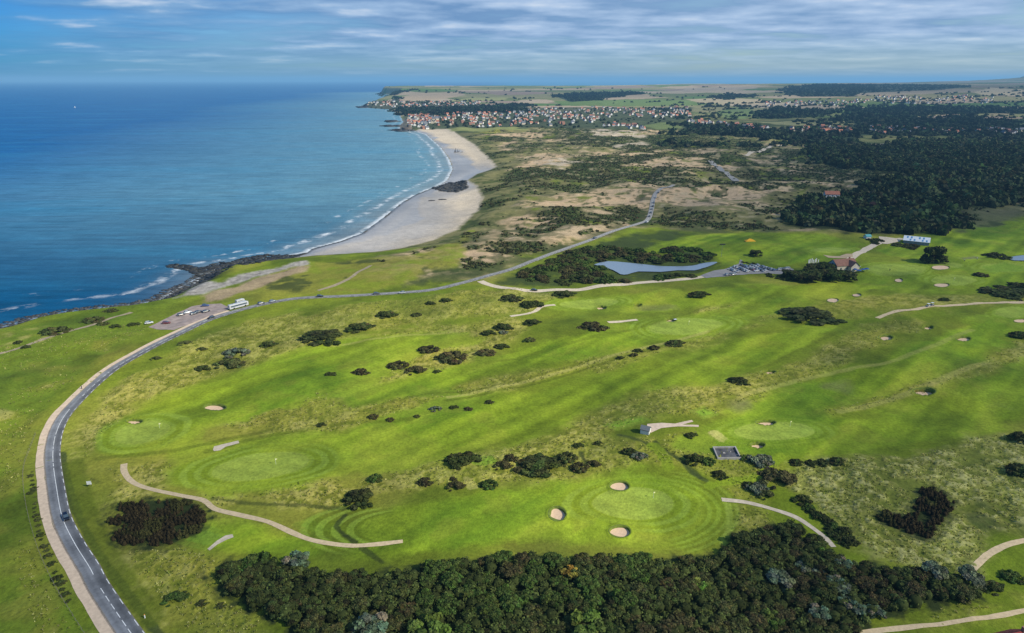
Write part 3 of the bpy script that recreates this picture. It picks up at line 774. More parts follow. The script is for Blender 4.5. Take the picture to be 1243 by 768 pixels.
m_ground, nt, bs = nmat('turf_and_sand')
a = node(nt, 'ShaderNodeAttribute', attribute_name='Col'); w = node(nt, 'ShaderNodeAttribute', attribute_name='Wet')
geo = node(nt, 'ShaderNodeNewGeometry')
nf = noise_n(nt, 0.9, 6, .62, geo.outputs['Position']); nm_ = noise_n(nt, 0.16, 5, .6, geo.outputs['Position'])
f = mathn(nt, 'MULTIPLY', maprange(nt, nf, .3, .7, .74, 1.26), maprange(nt, nm_, .3, .7, .86, 1.14))
vs = node(nt, 'ShaderNodeVectorMath', operation='SCALE'); nt.links.new(a.outputs['Color'], vs.inputs[0]); nt.links.new(f, vs.inputs['Scale'])
nt.links.new(vs.outputs[0], bs.inputs['Base Color'])
nt.links.new(maprange(nt, w.outputs['Fac'], 0, 1, .95, .28), bs.inputs['Roughness'])
nt.links.new(maprange(nt, w.outputs['Fac'], 0, 1, .08, .22), bs.inputs['Specular IOR Level'])
bp = node(nt, 'ShaderNodeBump'); bp.inputs['Distance'].default_value = .35
nt.links.new(maprange(nt, w.outputs['Fac'], 0, .6, .55, .05), bp.inputs['Strength'])
nt.links.new(noise_n(nt, 1.4, 5, .65, geo.outputs['Position']), bp.inputs['Height']); nt.links.new(bp.outputs[0], bs.inputs['Normal'])
ground = tag(link('ground', gm, m_ground), kind='structure')

def gz(x_, y_): return gz_interp(x_, y_, GZ)
def at3(P):
    q = at(P); return np.column_stack([q, gz(q[:, 0], q[:, 1])])

# ------------------------------------------------------------------ sun, sky
SUN_EL = 37.0
to_sun = Vector((0.90, -0.43, 0)).normalized() * math.cos(R(SUN_EL)) + Vector((0, 0, math.sin(R(SUN_EL))))
sl = bpy.data.lights.new('sun', 'SUN'); sl.energy = 5.0; sl.angle = R(0.5); sl.color = (1.0, .945, .80)
so = bpy.data.objects.new('sun', sl); col.objects.link(so)
so.rotation_euler = (-to_sun).to_track_quat('-Z', 'Y').to_euler()
world = bpy.data.worlds.new('World'); scene.world = world; world.use_nodes = True
nt = world.node_tree; nt.nodes.clear()
out = nt.nodes.new('ShaderNodeOutputWorld'); bg = nt.nodes.new('ShaderNodeBackground')
sky = nt.nodes.new('ShaderNodeTexSky'); sky.sky_type = 'NISHITA'; sky.sun_disc = False
sky.sun_elevation = R(SUN_EL); sky.sun_rotation = math.atan2(to_sun.x, to_sun.y)
sky.altitude = 100; sky.air_density = 1.0; sky.dust_density = .6; sky.ozone_density = 2.0
tc = nt.nodes.new('ShaderNodeTexCoord')
sep = nt.nodes.new('ShaderNodeSeparateXYZ'); nt.links.new(tc.outputs['Generated'], sep.inputs[0])
zc = mathn(nt, 'ADD', mathn(nt, 'MAXIMUM', sep.outputs['Z'], 0.0), 0.065)
cxx = mathn(nt, 'DIVIDE', sep.outputs['X'], zc); cyy = mathn(nt, 'DIVIDE', sep.outputs['Y'], zc)
cmb = nt.nodes.new('ShaderNodeCombineXYZ'); nt.links.new(mathn(nt, 'MULTIPLY', cxx, .85), cmb.inputs[0]); nt.links.new(cyy, cmb.inputs[1])
n1_ = noise_n(nt, 0.62, 8, .55, cmb.outputs[0]); n2_ = noise_n(nt, 0.26, 4, .5, cmb.outputs[0])
# more cloud towards the right, clear deep blue at the left
az = mathn(nt, 'DIVIDE', sep.outputs['X'], mathn(nt, 'MAXIMUM', sep.outputs['Y'], .05))
cov = maprange(nt, az, -.80, -.10, -.07, .16)
n3_ = noise_n(nt, 1.25, 8, .58, cmb.outputs[0])
cl = mathn(nt, 'ADD', mathn(nt, 'ADD', n1_, mathn(nt, 'MULTIPLY', mathn(nt, 'SUBTRACT', n2_, .5), .55)), cov)
cmask = maprange(nt, cl, .40, .60, 0, 1)
shade = mathn(nt, 'ADD', n3_, mathn(nt, 'MULTIPLY', mathn(nt, 'SUBTRACT', n1_, .5), .8))
tint = mixc(nt, maprange(nt, az, -.8, .3, 0, 1), (.02, .32, .82), (.74, .92, 1.08))
skyc = mixc(nt, 1.0, sky.outputs[0], tint, 'MULTIPLY')
c_lo = mixc(nt, maprange(nt, az, -.7, .1, 0, 1), (.18, 1.25, 3.4), (1.7, 2.9, 4.9))
c_hi = mixc(nt, maprange(nt, az, -.7, .0, 0, 1), (1.0, 2.7, 5.0), (3.5, 4.7, 6.6))
cloudc = mixc(nt, maprange(nt, shade, .36, .62, 0, 1), c_lo, c_hi)
cloudc = mixc(nt, maprange(nt, shade, .62, .82, 0, .7), cloudc, (6.8, 7.3, 8.0))
final = mixc(nt, mathn(nt, 'MULTIPLY', cmask, maprange(nt, sep.outputs['Z'], .018, .055, .30, .95)), skyc, cloudc)
nt.links.new(final, bg.inputs[0]); bg.inputs[1].default_value = 0.12
nt.links.new(bg.outputs[0], out.inputs[0])
scene.view_settings.view_transform = 'Standard'; scene.view_settings.look = 'None'; scene.view_settings.exposure = 0
scene.cycles.max_bounces = 6; scene.cycles.transparent_max_bounces = 12

# ------------------------------------------------------------------ sea
wr = np.concatenate([np.linspace(100, 1600, 330), np.geomspace(1605, 5000, 170), np.geomspace(5100, 100000, 60)])
wt = np.linspace(-1.15, 1.15, 420)
T2, R2 = np.meshgrid(wt, wr); wx = (R2 * np.sin(T2)).ravel(); wy = (R2 * np.cos(T2)).ravel()
wd = -poly_sd(wx, wy, COAST, 1500.0)
wb = poly_sd(wx, wy, BEACH, 500)
j0 = np.arange(len(wr) - 1)[:, None] * len(wt) + np.arange(len(wt) - 1)[None, :]
WQ = np.stack([j0, j0 + 1, j0 + len(wt) + 1, j0 + len(wt)], -1).reshape(-1, 4)
WQ = WQ[(wd[WQ].max(1) > -40)]
us = np.zeros(len(wx), bool); us[WQ.ravel()] = True; rm = np.cumsum(us) - 1
wm = mesh_np('sea', np.stack([wx, wy, 0 * wx], 1)[us], rm[WQ], smooth=True)
for nm, v in (('Shore', wd), ('Beach', ss(-160, -20, wb) * ss(-420, -250, wb))):
    a = wm.attributes.new(nm, 'FLOAT', 'POINT'); a.data.foreach_set('value', v[us].astype(np.float32))
m_sea, nt, bs = nmat('sea_water')
geo = node(nt, 'ShaderNodeNewGeometry'); P_ = geo.outputs['Position']
sh = node(nt, 'ShaderNodeAttribute', attribute_name='Shore').outputs['Fac']; be = node(nt, 'ShaderNodeAttribute', attribute_name='Beach').outputs['Fac']
sp = nt.nodes.new('ShaderNodeSeparateXYZ'); nt.links.new(P_, sp.inputs[0])
big = noise_n(nt, .0032, 4, .55, P_); med = noise_n(nt, .02, 4, .6, P_)
sx_ = mathn(nt, 'ADD', sh, mathn(nt, 'MULTIPLY', mathn(nt, 'SUBTRACT', big, .5), 260))
deep = mixc(nt, maprange(nt, mathn(nt, 'ADD', sp.outputs['X'], mathn(nt, 'MULTIPLY', mathn(nt, 'SUBTRACT', big, .5), 900)), -1000, 150, 0, 1), (.001, .088, .265), (.030, .200, .335))
c1 = mixc(nt, maprange(nt, sx_, 20, 900, 0, 1), (.14, .29, .34), deep)
nearblue = mixc(nt, maprange(nt, sp.outputs['Y'], 450, 900, 0, 1), (.001, .070, .160), c1)
c2 = mixc(nt, maprange(nt, med, .3, .7, 0, .22), nearblue, (.02, .09, .16))
sand_sh = mixc(nt, mathn(nt, 'MULTIPLY', maprange(nt, sh, 0, 45, .65, 0), be), c2, (.26, .27, .25))
rip = noise_n(nt, .35, 5, .7, P_)
wv0 = node(nt, 'ShaderNodeMapping'); wv0.inputs['Rotation'].default_value = (0, 0, R(-12)); wv0.inputs['Scale'].default_value = (.22, 1, 1); nt.links.new(P_, wv0.inputs['Vector'])
wind_sheen = noise_n(nt, .010, 6, .62, wv0.outputs[0]); wav = noise_n(nt, .10, 5, .68, wv0.outputs[0])  # wind sheen and wave light and dark, mixed into the water colour
sand_sh = mixc(nt, maprange(nt, wind_sheen, .50, .68, 0, .42), sand_sh, (.03, .22, .37))
sand_sh = mixc(nt, maprange(nt, wind_sheen, .48, .30, 0, .40), sand_sh, (.004, .06, .13))
svs = node(nt, 'ShaderNodeVectorMath', operation='SCALE'); nt.links.new(sand_sh, svs.inputs[0]); nt.links.new(maprange(nt, wav, .3, .7, .70, 1.32), svs.inputs['Scale']); sand_sh = svs.outputs[0]
fn = noise_n(nt, .06, 5, .65, P_)
b1 = mathn(nt, 'MULTIPLY', maprange(nt, mathn(nt, 'ADD', sh, mathn(nt, 'MULTIPLY', mathn(nt, 'SUBTRACT', fn, .5), 14)), 3.0, 7.0, 1, 0), mathn(nt, 'MULTIPLY', maprange(nt, fn, .42, .52, .0, 1), maprange(nt, be, 0, 1, .35, 1)))
b2 = mathn(nt, 'MULTIPLY', maprange(nt, mathn(nt, 'ABSOLUTE', mathn(nt, 'ADD', mathn(nt, 'ADD', sh, -24), mathn(nt, 'MULTIPLY', mathn(nt, 'SUBTRACT', big, .5), 60))), 0, 6, 1, 0), maprange(nt, fn, .48, .58, 0, 1))
b3 = mathn(nt, 'MULTIPLY', maprange(nt, mathn(nt, 'ABSOLUTE', mathn(nt, 'ADD', mathn(nt, 'ADD', sh, -48), mathn(nt, 'MULTIPLY', mathn(nt, 'SUBTRACT', big, .5), 90))), 0, 6, 1, 0), maprange(nt, fn, .55, .64, 0, 1))
foam = mathn(nt, 'MAXIMUM', b1, mathn(nt, 'MULTIPLY', mathn(nt, 'MAXIMUM', b2, b3), maprange(nt, be, 0, 1, .45, 1)))
nt.links.new(mixc(nt, mathn(nt, 'MULTIPLY', foam, maprange(nt, rip, .3, .55, .3, .95)), sand_sh, (.78, .80, .80)), bs.inputs['Base Color'])
bs.inputs['Roughness'].default_value = .32; bs.inputs['Specular IOR Level'].default_value = .08; bs.inputs['IOR'].default_value = 1.33
wv = node(nt, 'ShaderNodeMapping'); wv.inputs['Rotation'].default_value = (0, 0, R(25)); wv.inputs['Scale'].default_value = (1, .3, 1)
nt.links.new(P_, wv.inputs['Vector'])
h1 = noise_n(nt, .16, 6, .62, wv.outputs[0]); h2 = noise_n(nt, .012, 4, .6, wv.outputs[0])
bp = node(nt, 'ShaderNodeBump'); bp.inputs['Strength'].default_value = .55; bp.inputs['Distance'].default_value = 1.2
nt.links.new(mathn(nt, 'ADD', h1, mathn(nt, 'MULTIPLY', h2, 5)), bp.inputs['Height']); nt.links.new(bp.outputs[0], bs.inputs['Normal'])
tag(link('sea', wm, m_sea), kind='structure')

# ponds
m_pond, nt, bs = nmat('pond_water')
bs.inputs['Base Color'].default_value = (.20, .26, .33, 1); bs.inputs['Roughness'].default_value = .22; bs.inputs['Specular IOR Level'].default_value = .6
bp = node(nt, 'ShaderNodeBump'); bp.inputs['Strength'].default_value = .25; nt.links.new(noise_n(nt, .5, 4), bp.inputs['Height']); nt.links.new(bp.outputs[0], bs.inputs['Normal'])
for P, zl in zip((POND, POND2), PZ):
    S = smooth_line(np.vstack([P, P[:1]]), 6)[:-1]
    me = bpy.data.meshes.new('pond'); me.from_pydata([(a, b, zl) for a, b in S], [], [tuple(range(len(S)))]); me.update()
    if me.polygons[0].normal.z < 0: me.flip_normals()
    tag(link('pond_water', me, m_pond), kind='structure')

# ------------------------------------------------------------------ haze over the whole coast
hz = MB().box(-60000, 60000, -3000, 90000, -40, 330).mesh('haze')
m_haze = bpy.data.materials.new('haze'); m_haze.use_nodes = True; nt = m_haze.node_tree; nt.nodes.clear()
o_ = nt.nodes.new('ShaderNodeOutputMaterial'); va = nt.nodes.new('ShaderNodeVolumeAbsorption'); ve = nt.nodes.new('ShaderNodeEmission')
va.inputs['Color'].default_value = (0, 0, 0, 1); HD = 4.4e-5; va.inputs['Density'].default_value = HD
ve.inputs['Color'].default_value = (.19, .44, .74, 1); ve.inputs['Strength'].default_value = HD * .86  # glow in the volume stands in for daylight scattered by the haze
ad = nt.nodes.new('ShaderNodeAddShader'); nt.links.new(va.outputs[0], ad.inputs[0]); nt.links.new(ve.outputs[0], ad.inputs[1]); nt.links.new(ad.outputs[0], o_.inputs['Volume'])
tag(link('haze', hz, m_haze), kind='structure')

# ------------------------------------------------------------------ unseen cloud sheet overhead, added and shaped to shade parts of the land
CZ = 750.0
off = np.array([to_sun.x, to_sun.y]) / to_sun.z * CZ
SHADE = [(at([(1180, 470)])[0], 105, 110, .40), (at([(1100, 310)])[0], 190, 110, .42), (at([(20, 700)])[0], 70, 110, .36), (at([(1100, 640)])[0], 75, 60, .28), (at([(1180, 235)])[0], 340, 330, .62), (at([(1030, 205)])[0], 230, 150, .5), (at([(1240, 200)])[0], 460, 420, .64), (at([(1150, 150)])[0], 560, 400, .50), (at([(1150, 130)])[0], 1100, 500, .42), (at([(1243, 330)])[0], 260, 120, .58), (at([(1243, 420)])[0], 130, 90, .42),
         (at([(1130, 360)])[0], 190, 60, .40), (at([(1240, 560)])[0], 60, 60, .45), (at([(1040, 700)])[0], 60, 36, .45), (at([(880, 110)])[0], 2500, 900, .35), (at([(400, 760)])[0], 60, 30, .25), (at([(30, 660)])[0], 40, 50, .22)]
gx_ = np.linspace(-1500, 9000, 260); gy_ = np.linspace(-900, 9500, 260)
CX, CY = np.meshgrid(gx_, gy_); CX = CX.ravel(); CY = CY.ravel()
al = np.zeros(CX.size)
wobx = 90 * fbm(CX, CY, 500, 3, 5); woby = 90 * fbm(CX, CY, 500, 3, 6)
for c, sx, sy, amt in SHADE:
    dx = CX - (c[0] + off[0]); dy = CY - (c[1] + off[1]); k = min(1, sx / 400)
    e2 = ((dx + wobx * k) / sx) ** 2 + ((dy + woby * k) / sy) ** 2
    al = np.maximum(al, amt * (1 - ss(.35, 1.9, e2)))
cz = CZ + 60 * al + 20 * fbm(CX, CY, 300, 3, 7)
n_ = len(gx_); c0 = np.arange(n_ - 1)[:, None] * n_ + np.arange(n_ - 1)[None, :]
CQ = np.stack([c0, c0 + 1, c0 + n_ + 1, c0 + n_], -1).reshape(-1, 4); CQ = CQ[al[CQ].max(1) > 0.01]
us = np.zeros(CX.size, bool); us[CQ.ravel()] = True; rm = np.cumsum(us) - 1
cm = mesh_np('cloud_shade_sheet', np.stack([CX, CY, cz], 1)[us], rm[CQ], smooth=True)
a = cm.attributes.new('Alpha', 'FLOAT', 'POINT'); a.data.foreach_set('value', al[us].astype(np.float32))
m_cl = bpy.data.materials.new('cloud_shade'); m_cl.use_nodes = True; nt = m_cl.node_tree; nt.nodes.clear()
o_ = nt.nodes.new('ShaderNodeOutputMaterial'); tr = nt.nodes.new('ShaderNodeBsdfTransparent'); df = nt.nodes.new('ShaderNodeBsdfTranslucent'); df.inputs[0].default_value = (.25, .26, .28, 1)
mx = nt.nodes.new('ShaderNodeMixShader'); at_ = node(nt, 'ShaderNodeAttribute', attribute_name='Alpha')
nf = noise_n(nt, .006, 5, .6)
nt.links.new(mathn(nt, 'MULTIPLY', at_.outputs['Fac'], maprange(nt, nf, .3, .6, .65, 1.1), clamp=True), mx.inputs[0])
nt.links.new(tr.outputs[0], mx.inputs[1]); nt.links.new(df.outputs[0], mx.inputs[2]); nt.links.new(mx.outputs[0], o_.inputs[0])
tag(link('cloud_shade_sheet', cm, m_cl), kind='structure')

# ------------------------------------------------------------------ roads and paths (thin sheets lying on the graded ground)
def ribbon(name, L, half, lift, mat, off=0.0, cross=3, crown=0.0, wob=0.0, ends=None):
    L = np.asarray(L, float)
    T = np.gradient(L, axis=0); T /= np.linalg.norm(T, axis=1)[:, None] + 1e-9
    N = np.stack([-T[:, 1], T[:, 0]], 1)
    V = []; s = np.linspace(-1, 1, cross)
    hw = np.full(len(L), half) * (1 + wob * fbm(L[:, 0], L[:, 1], 9, 3, 77)) if np.isscalar(half) else half
    ol = off + wob * .7 * fbm(L[:, 0] + 300, L[:, 1], 14, 3, 78)
    rr = np.hypot(L[:, 0], L[:, 1])
    for k in s:
        P = L + N * (ol + k * hw)[:, None]
        z = gz(P[:, 0], P[:, 1]) + lift * (1 + ss(400, 1200, rr) * 6)
        V.append(np.column_stack([P, z]))
    V = np.stack(V, 1); n, c = V.shape[:2]
    q = np.arange(n - 1)[:, None] * c + np.arange(c - 1)[None, :]
    Qd = np.stack([q, q + c, q + c + 1, q + 1], -1).reshape(-1, 4)
    me = mesh_np(name, V.reshape(-1, 3), Qd, smooth=True)
    uv = me.attributes.new('Across', 'FLOAT', 'POINT'); uv.data.foreach_set('value', np.tile(s, n).astype(np.float32))
    o = link(name, me, mat); return tag(o, kind='structure')

m_asph, nt, bs = nmat('asphalt')
geo = node(nt, 'ShaderNodeNewGeometry')
ac = node(nt, 'ShaderNodeAttribute', attribute_name='Across').outputs['Fac']
wheel = maprange(nt, mathn(nt, 'ABSOLUTE', mathn(nt, 'SUBTRACT', mathn(nt, 'ABSOLUTE', ac), .5)), .05, .3, .86, 1.05)
f = mathn(nt, 'MULTIPLY', maprange(nt, noise_n(nt, 1.2, 6, .65), .3, .7, .85, 1.15), maprange(nt, noise_n(nt, .12, 4), 0.3, .7, .70, 1.28))
f = mathn(nt, 'MULTIPLY', f, wheel)
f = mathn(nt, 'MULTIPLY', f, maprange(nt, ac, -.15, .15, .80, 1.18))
v_n = node(nt, 'ShaderNodeVectorMath', operation='SCALE'); v_n.inputs[0].default_value = (.175, .180, .190); nt.links.new(f, v_n.inputs['Scale']); spy = nt.nodes.new('ShaderNodeSeparateXYZ'); nt.links.new(geo.outputs['Position'], spy.inputs[0])
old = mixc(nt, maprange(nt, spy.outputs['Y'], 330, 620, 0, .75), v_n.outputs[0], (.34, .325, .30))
edge = maprange(nt, mathn(nt, 'ADD', mathn(nt, 'ABSOLUTE', ac), mathn(nt, 'MULTIPLY', noise_n(nt, .5, 4), .25)), .98, 1.12, 0, .7)
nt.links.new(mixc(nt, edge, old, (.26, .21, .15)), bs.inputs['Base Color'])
bs.inputs['Roughness'].default_value = .9; bs.inputs['Specular IOR Level'].default_value = .1
m_sandtrack = simple('pink_sand_track', (.64, .49, .35), .95, .14, .8)
m_gravel = simple('pale_gravel', (.60, .46, .28), .95, .16, 1.1)
m_track = simple('trodden_earth', (.33, .27, .17), .95, .25, .6)
m_conc = simple('pale_concrete_path', (.60, .50, .37), .9, .18, .8)
m_white = simple('road_paint', (.74, .74, .72), .7, .22, 1.5)
m_park = simple('car_park_gravel', (.33, .26, .23), .95, .28, .25)

rr_road = np.hypot(ROAD[:, 0], ROAD[:, 1])
near_n = int(np.argmax(rr_road > 900)) if (rr_road > 900).any() else len(ROAD)
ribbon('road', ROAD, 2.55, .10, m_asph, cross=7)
gi = int(np.argmin(np.abs(ROAD - at([(286, 377)])[0]).sum(1)))
ribbon('sand_track', ROAD[:gi], 1.25, .07, m_sandtrack, off=4.05, wob=.14)
ribbon('verge', ROAD[:gi], .13, .085, simple('verge_gravel', (.34, .27, .21), .95, .3, .8), off=2.72)
ribbon('side_road', SIDE, 2.6, .10, m_conc, cross=5)
ribbon('cart_path', CART, .95, .07, m_gravel, wob=.16)
for px_, hw, mt in ((PATH_R_PX, .85, m_conc), (PATH_E_PX, 1.0, m_gravel), (PATH_S_PX, .75, m_gravel), (PATH_C_PX, 1.5, m_track), (PATH_D_PX, 1.6, m_track), (PATH_G_PX, 1.6, m_gravel), (PATH_B1_PX, 1.4, m_conc), (PATH_B2_PX, 1.2, m_conc), (CLUB_PX, 3.0, m_conc), (FARROAD_PX, 5.0, m_asph), (FARROAD2_PX, 4.0, m_conc)):
    L = smooth_line(at(px_), 1.5 if hw < 3 else 4); ribbon('path' if hw < 2.5 else 'road', L, hw, .08, mt, wob=.18)
# painted lines
def dashes(name, L, off, wd, on, gap, lift=.125):
    seg = np.linalg.norm(np.diff(L, axis=0), axis=1); s = np.concatenate([[0], np.cumsum(seg)])
    T = np.gradient(L, axis=0); T /= np.linalg.norm(T, axis=1)[:, None] + 1e-9
    N = np.stack([-T[:, 1], T[:, 0]], 1)
    V = []; Qs = []
    p = 0.0
    while p < s[-1] - on:
        n = max(2, int(on / 2) + 1)
        for t0, t1 in zip(np.linspace(p, p + on, n)[:-1], np.linspace(p, p + on, n)[1:]):
            b = len(V)
            for t in (t0, t1):
                c = np.array([np.interp(t, s, L[:, 0]), np.interp(t, s, L[:, 1])]); nn = np.array([np.interp(t, s, N[:, 0]), np.interp(t, s, N[:, 1])])
                for k in (-1, 1): V.append(c + nn * (off + k * wd))
            Qs.append((b, b + 2, b + 3, b + 1))
        p += on + gap
    V = np.array(V); rr = np.hypot(V[:, 0], V[:, 1]); z = gz(V[:, 0], V[:, 1]) + lift * (1 + ss(400, 1200, rr) * 5.2)
    o = link(name, mesh_np(name, np.column_stack([V, z]), np.array(Qs)), m_white); return tag(o, kind='structure')
dashes('edge_marking', ROAD[:near_n], -2.3, .10, 3.0, 2.6)
i1 = int(np.argmin(np.abs(ROAD - at([(82, 640)])[0]).sum(1)))
i2 = int(np.argmin(np.abs(ROAD - at([(92, 489)])[0]).sum(1)))
dashes('centre_marking', ROAD[i1 - 14:i2], -.05, .10, 4.0, .01)
dashes('centre_marking', ROAD[:i1 - 15], -.05, .10, 3.0, 1.3)
dashes('centre_marking', ROAD[i2 + 3:near_n], -.05, .10, 3.0, 1.6)
# surfaced areas
def area(name, px, lift, mat, step=2.5):
    P = at(px); sdx0, sdy0 = P.min(0); x1_, y1_ = P.max(0)
    nx = max(6, min(60, int((x1_ - sdx0) / step))); ny = max(6, min(60, int((y1_ - sdy0) / step)))
    bm = bmesh.new(); vsb = [bm.verts.new((a, b, 0)) for a, b in P]; fc = bm.faces.new(vsb)
    if fc.calc_area() and fc.normal.z < 0: fc.normal_flip()
    bm.normal_update()
    for k in range(1, nx): bmesh.ops.bisect_plane(bm, geom=bm.verts[:] + bm.edges[:] + bm.faces[:], plane_co=(sdx0 + (x1_ - sdx0) * k / nx, 0, 0), plane_no=(1, 0, 0))
    for k in range(1, ny): bmesh.ops.bisect_plane(bm, geom=bm.verts[:] + bm.edges[:] + bm.faces[:], plane_co=(0, sdy0 + (y1_ - sdy0) * k / ny, 0), plane_no=(0, 1, 0))
    X = np.array([v.co[:2] for v in bm.verts]); Z = gz(X[:, 0], X[:, 1])
    lf = lift * (1 + 6 * ss(400, 1200, float(np.hypot(*P.mean(0)))))
    for v, z in zip(bm.verts, Z): v.co.z = z + lf
    bmesh.ops.recalc_face_normals(bm, faces=bm.faces[:])
    if sum(f.normal.z for f in bm.faces) < 0: bmesh.ops.reverse_faces(bm, faces=bm.faces[:])
    me = bpy.data.meshes.new(name); bm.to_mesh(me); bm.free()
    return tag(link(name, me, mat), kind='structure')
area('car_park', zz(160, 310, (120, 515), (250, 450), (330, 410), (430, 365), (520, 350), (640, 345), (700, 375), (690, 395), (560, 445), (450, 485), (300, 535), (180, 530)), .09, m_park)
area('car_park', zz(840, 260, (60, 440), (150, 405), (230, 395), (300, 370), (335, 355), (345, 325), (360, 330), (365, 358), (500, 380), (600, 400), (700, 385), (730, 395), (720, 412), (640, 430), (560, 425), (400, 430), (260, 445), (100, 458)), .12, simple('clubhouse_tarmac', (.24, .23, .23), .9, .15, .3))
area('forecourt', zz(1033, 260, (200, 190), (200, 160), (260, 165), (360, 180), (350, 195), (260, 215), (230, 212)), .12, m_conc)
area('gravel_pad', zz(640, 500, (846, 148), (862, 86), (960, 78), (1060, 84), (1180, 58), (1192, 70), (1112, 92), (1230, 94), (1230, 108), (1080, 104), (960, 116), (890, 148)), .09, simple('pinkish_gravel', (.60, .47, .36), .95, .16, .8))
area('gravel_pad', z0508((764, 112), (768, 100), (800, 92), (855, 79), (858, 88), (810, 101), (790, 114), (768, 117)), .09, m_conc)
area('gravel_pad', z0508((744, 468), (776, 440), (808, 420), (834, 415), (838, 426), (815, 434), (780, 452), (752, 474)), .09, m_conc)
area('sand_hollow', zz(840, 260, (940, 292), (1060, 300), (1110, 284), (1150, 284), (1155, 305), (1090, 316), (980, 312)), .1, simple('range_sand', (.44, .33, .21), .95, .15, .3))
# ================================================================== vegetation
def leafcloud(cen, rad, nq, size, colr, rng, zmin=-.25, core=True, jit=.9, shell=(.66, 1.14), elong=1.0):
    """many leaf-clump faces over a set of ellipsoid lobes (+ a dark inner body per lobe)"""
    cen = np.asarray(cen, float); rad = np.asarray(rad, float); N = len(cen)
    size = np.broadcast_to(np.asarray(size, float), (N,)); colr = np.broadcast_to(np.asarray(colr, float), (N, 3))
    d = rng.normal(size=(N, nq, 3)); d /= np.linalg.norm(d, axis=2, keepdims=True)
    d[..., 2] = np.where(d[..., 2] < zmin, -d[..., 2], d[..., 2])
    p = cen[:, None, :] + d * rad[:, None, :] * rng.uniform(shell[0], shell[1], (N, nq, 1))
    n = d / rad[:, None, :]; n /= np.linalg.norm(n, axis=2, keepdims=True)
    n = n + rng.normal(size=n.shape) * jit * .6; n /= np.linalg.norm(n, axis=2, keepdims=True)
    t = np.cross(n, rng.normal(size=n.shape)); t /= np.linalg.norm(t, axis=2, keepdims=True) + 1e-9
    b = np.cross(n, t)
    if elong != 1.0:
        up = np.zeros_like(n); up[..., 2] = 1
        t = up + rng.normal(size=n.shape) * .35; t /= np.linalg.norm(t, axis=2, keepdims=True)
        b = np.cross(t, n); b /= np.linalg.norm(b, axis=2, keepdims=True) + 1e-9
    s = size[:, None, None] * rng.uniform(.6, 1.4, (N, nq, 1))
    k1 = rng.uniform(.6, 1.1, (N, nq, 1)); 
    V = np.stack([p - t * s * elong - b * s * k1, p - t * s * elong * .8 + b * s, p + t * s * elong + b * s * k1 * .7, p + t * s * elong * .9 - b * s * .8], 2).reshape(-1, 3)
    Q = np.arange(len(V)).reshape(-1, 4)
    c = colr[:, None, :] * rng.uniform(.62, 1.42, (N, nq, 1))
    Cv = np.repeat(c.reshape(-1, 3), 4, axis=0)
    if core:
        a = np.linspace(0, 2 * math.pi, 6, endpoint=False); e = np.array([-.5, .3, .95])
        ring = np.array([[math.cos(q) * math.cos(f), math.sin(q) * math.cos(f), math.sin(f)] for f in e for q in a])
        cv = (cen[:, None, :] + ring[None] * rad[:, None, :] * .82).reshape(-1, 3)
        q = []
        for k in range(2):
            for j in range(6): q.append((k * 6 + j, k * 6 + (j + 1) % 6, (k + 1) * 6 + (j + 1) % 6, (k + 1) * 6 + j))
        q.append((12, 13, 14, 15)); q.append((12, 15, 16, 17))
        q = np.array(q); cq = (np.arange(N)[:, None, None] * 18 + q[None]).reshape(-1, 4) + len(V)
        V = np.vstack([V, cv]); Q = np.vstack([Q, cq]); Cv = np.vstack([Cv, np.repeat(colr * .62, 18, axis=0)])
    return V, Q, Cv

m_leaf = vcol_mat('leaves', rough=.75, var=.25, scale=.7, spec=.18, objvar=.13, trans=.18)
m_scrub = vcol_mat('scrub_leaves', rough=.85, var=.2, scale=.3, spec=.1, trans=.12)
m_bark = simple('bark', (.09, .07, .05), .9, .3, 3, .4)
m_dry = vcol_mat('long_grass_blades', rough=.9, var=.25, scale=.5, spec=.05, trans=.5)

def crown_mesh(name, Rr, Hh, nl, nq, leaf, base, seed, spread=.28):
    g = np.random.default_rng(seed)
    cen = []; rad = []
    for k in range(nl):
        a = g.uniform(0, 6.283); q = math.sqrt(g.uniform(0, 1)) * .72
        zz_ = Hh * (0.50 + .32 * math.sqrt(max(0, 1 - q * q)) + g.uniform(-.12, .10)) 
        if k < nl // 4: zz_ = Hh * g.uniform(.25, .45); q = g.uniform(.5, .75)
        rr = Rr * g.uniform(.17, .30)
        cen.append((Rr * q * math.cos(a), Rr * q * math.sin(a), zz_)); rad.append((rr, rr, rr * g.uniform(.75, 1.0)))
    tint = np.asarray(base)[None, :] * (1 + spread * g.normal(size=(nl, 1))) * (1 + (.03 if base[2] > .1 else .10) * g.normal(size=(nl, 3)))
    V, Q, Cv = leafcloud(cen, rad, nq, leaf, np.clip(tint, .006, .6), g)
    return mesh_np(name, V, Q, Cv)

def trunk_mesh(Rr, Hh, seed):
    g = random.Random(seed); b = MB()
    b.tube((0, 0, -.4), (g.uniform(-.2, .2), g.uniform(-.2, .2), Hh * .45), .06 * Hh * .6, 8, .035 * Hh * .6)
    for k in range(5):
        a = g.uniform(0, 6.28); q = Rr * g.uniform(.35, .6)
        b.tube((0, 0, Hh * g.uniform(.2, .42)), (q * math.cos(a), q * math.sin(a), Hh * g.uniform(.55, .75)), .022 * Hh, 6, .008 * Hh)
    return b.mesh('trunk')

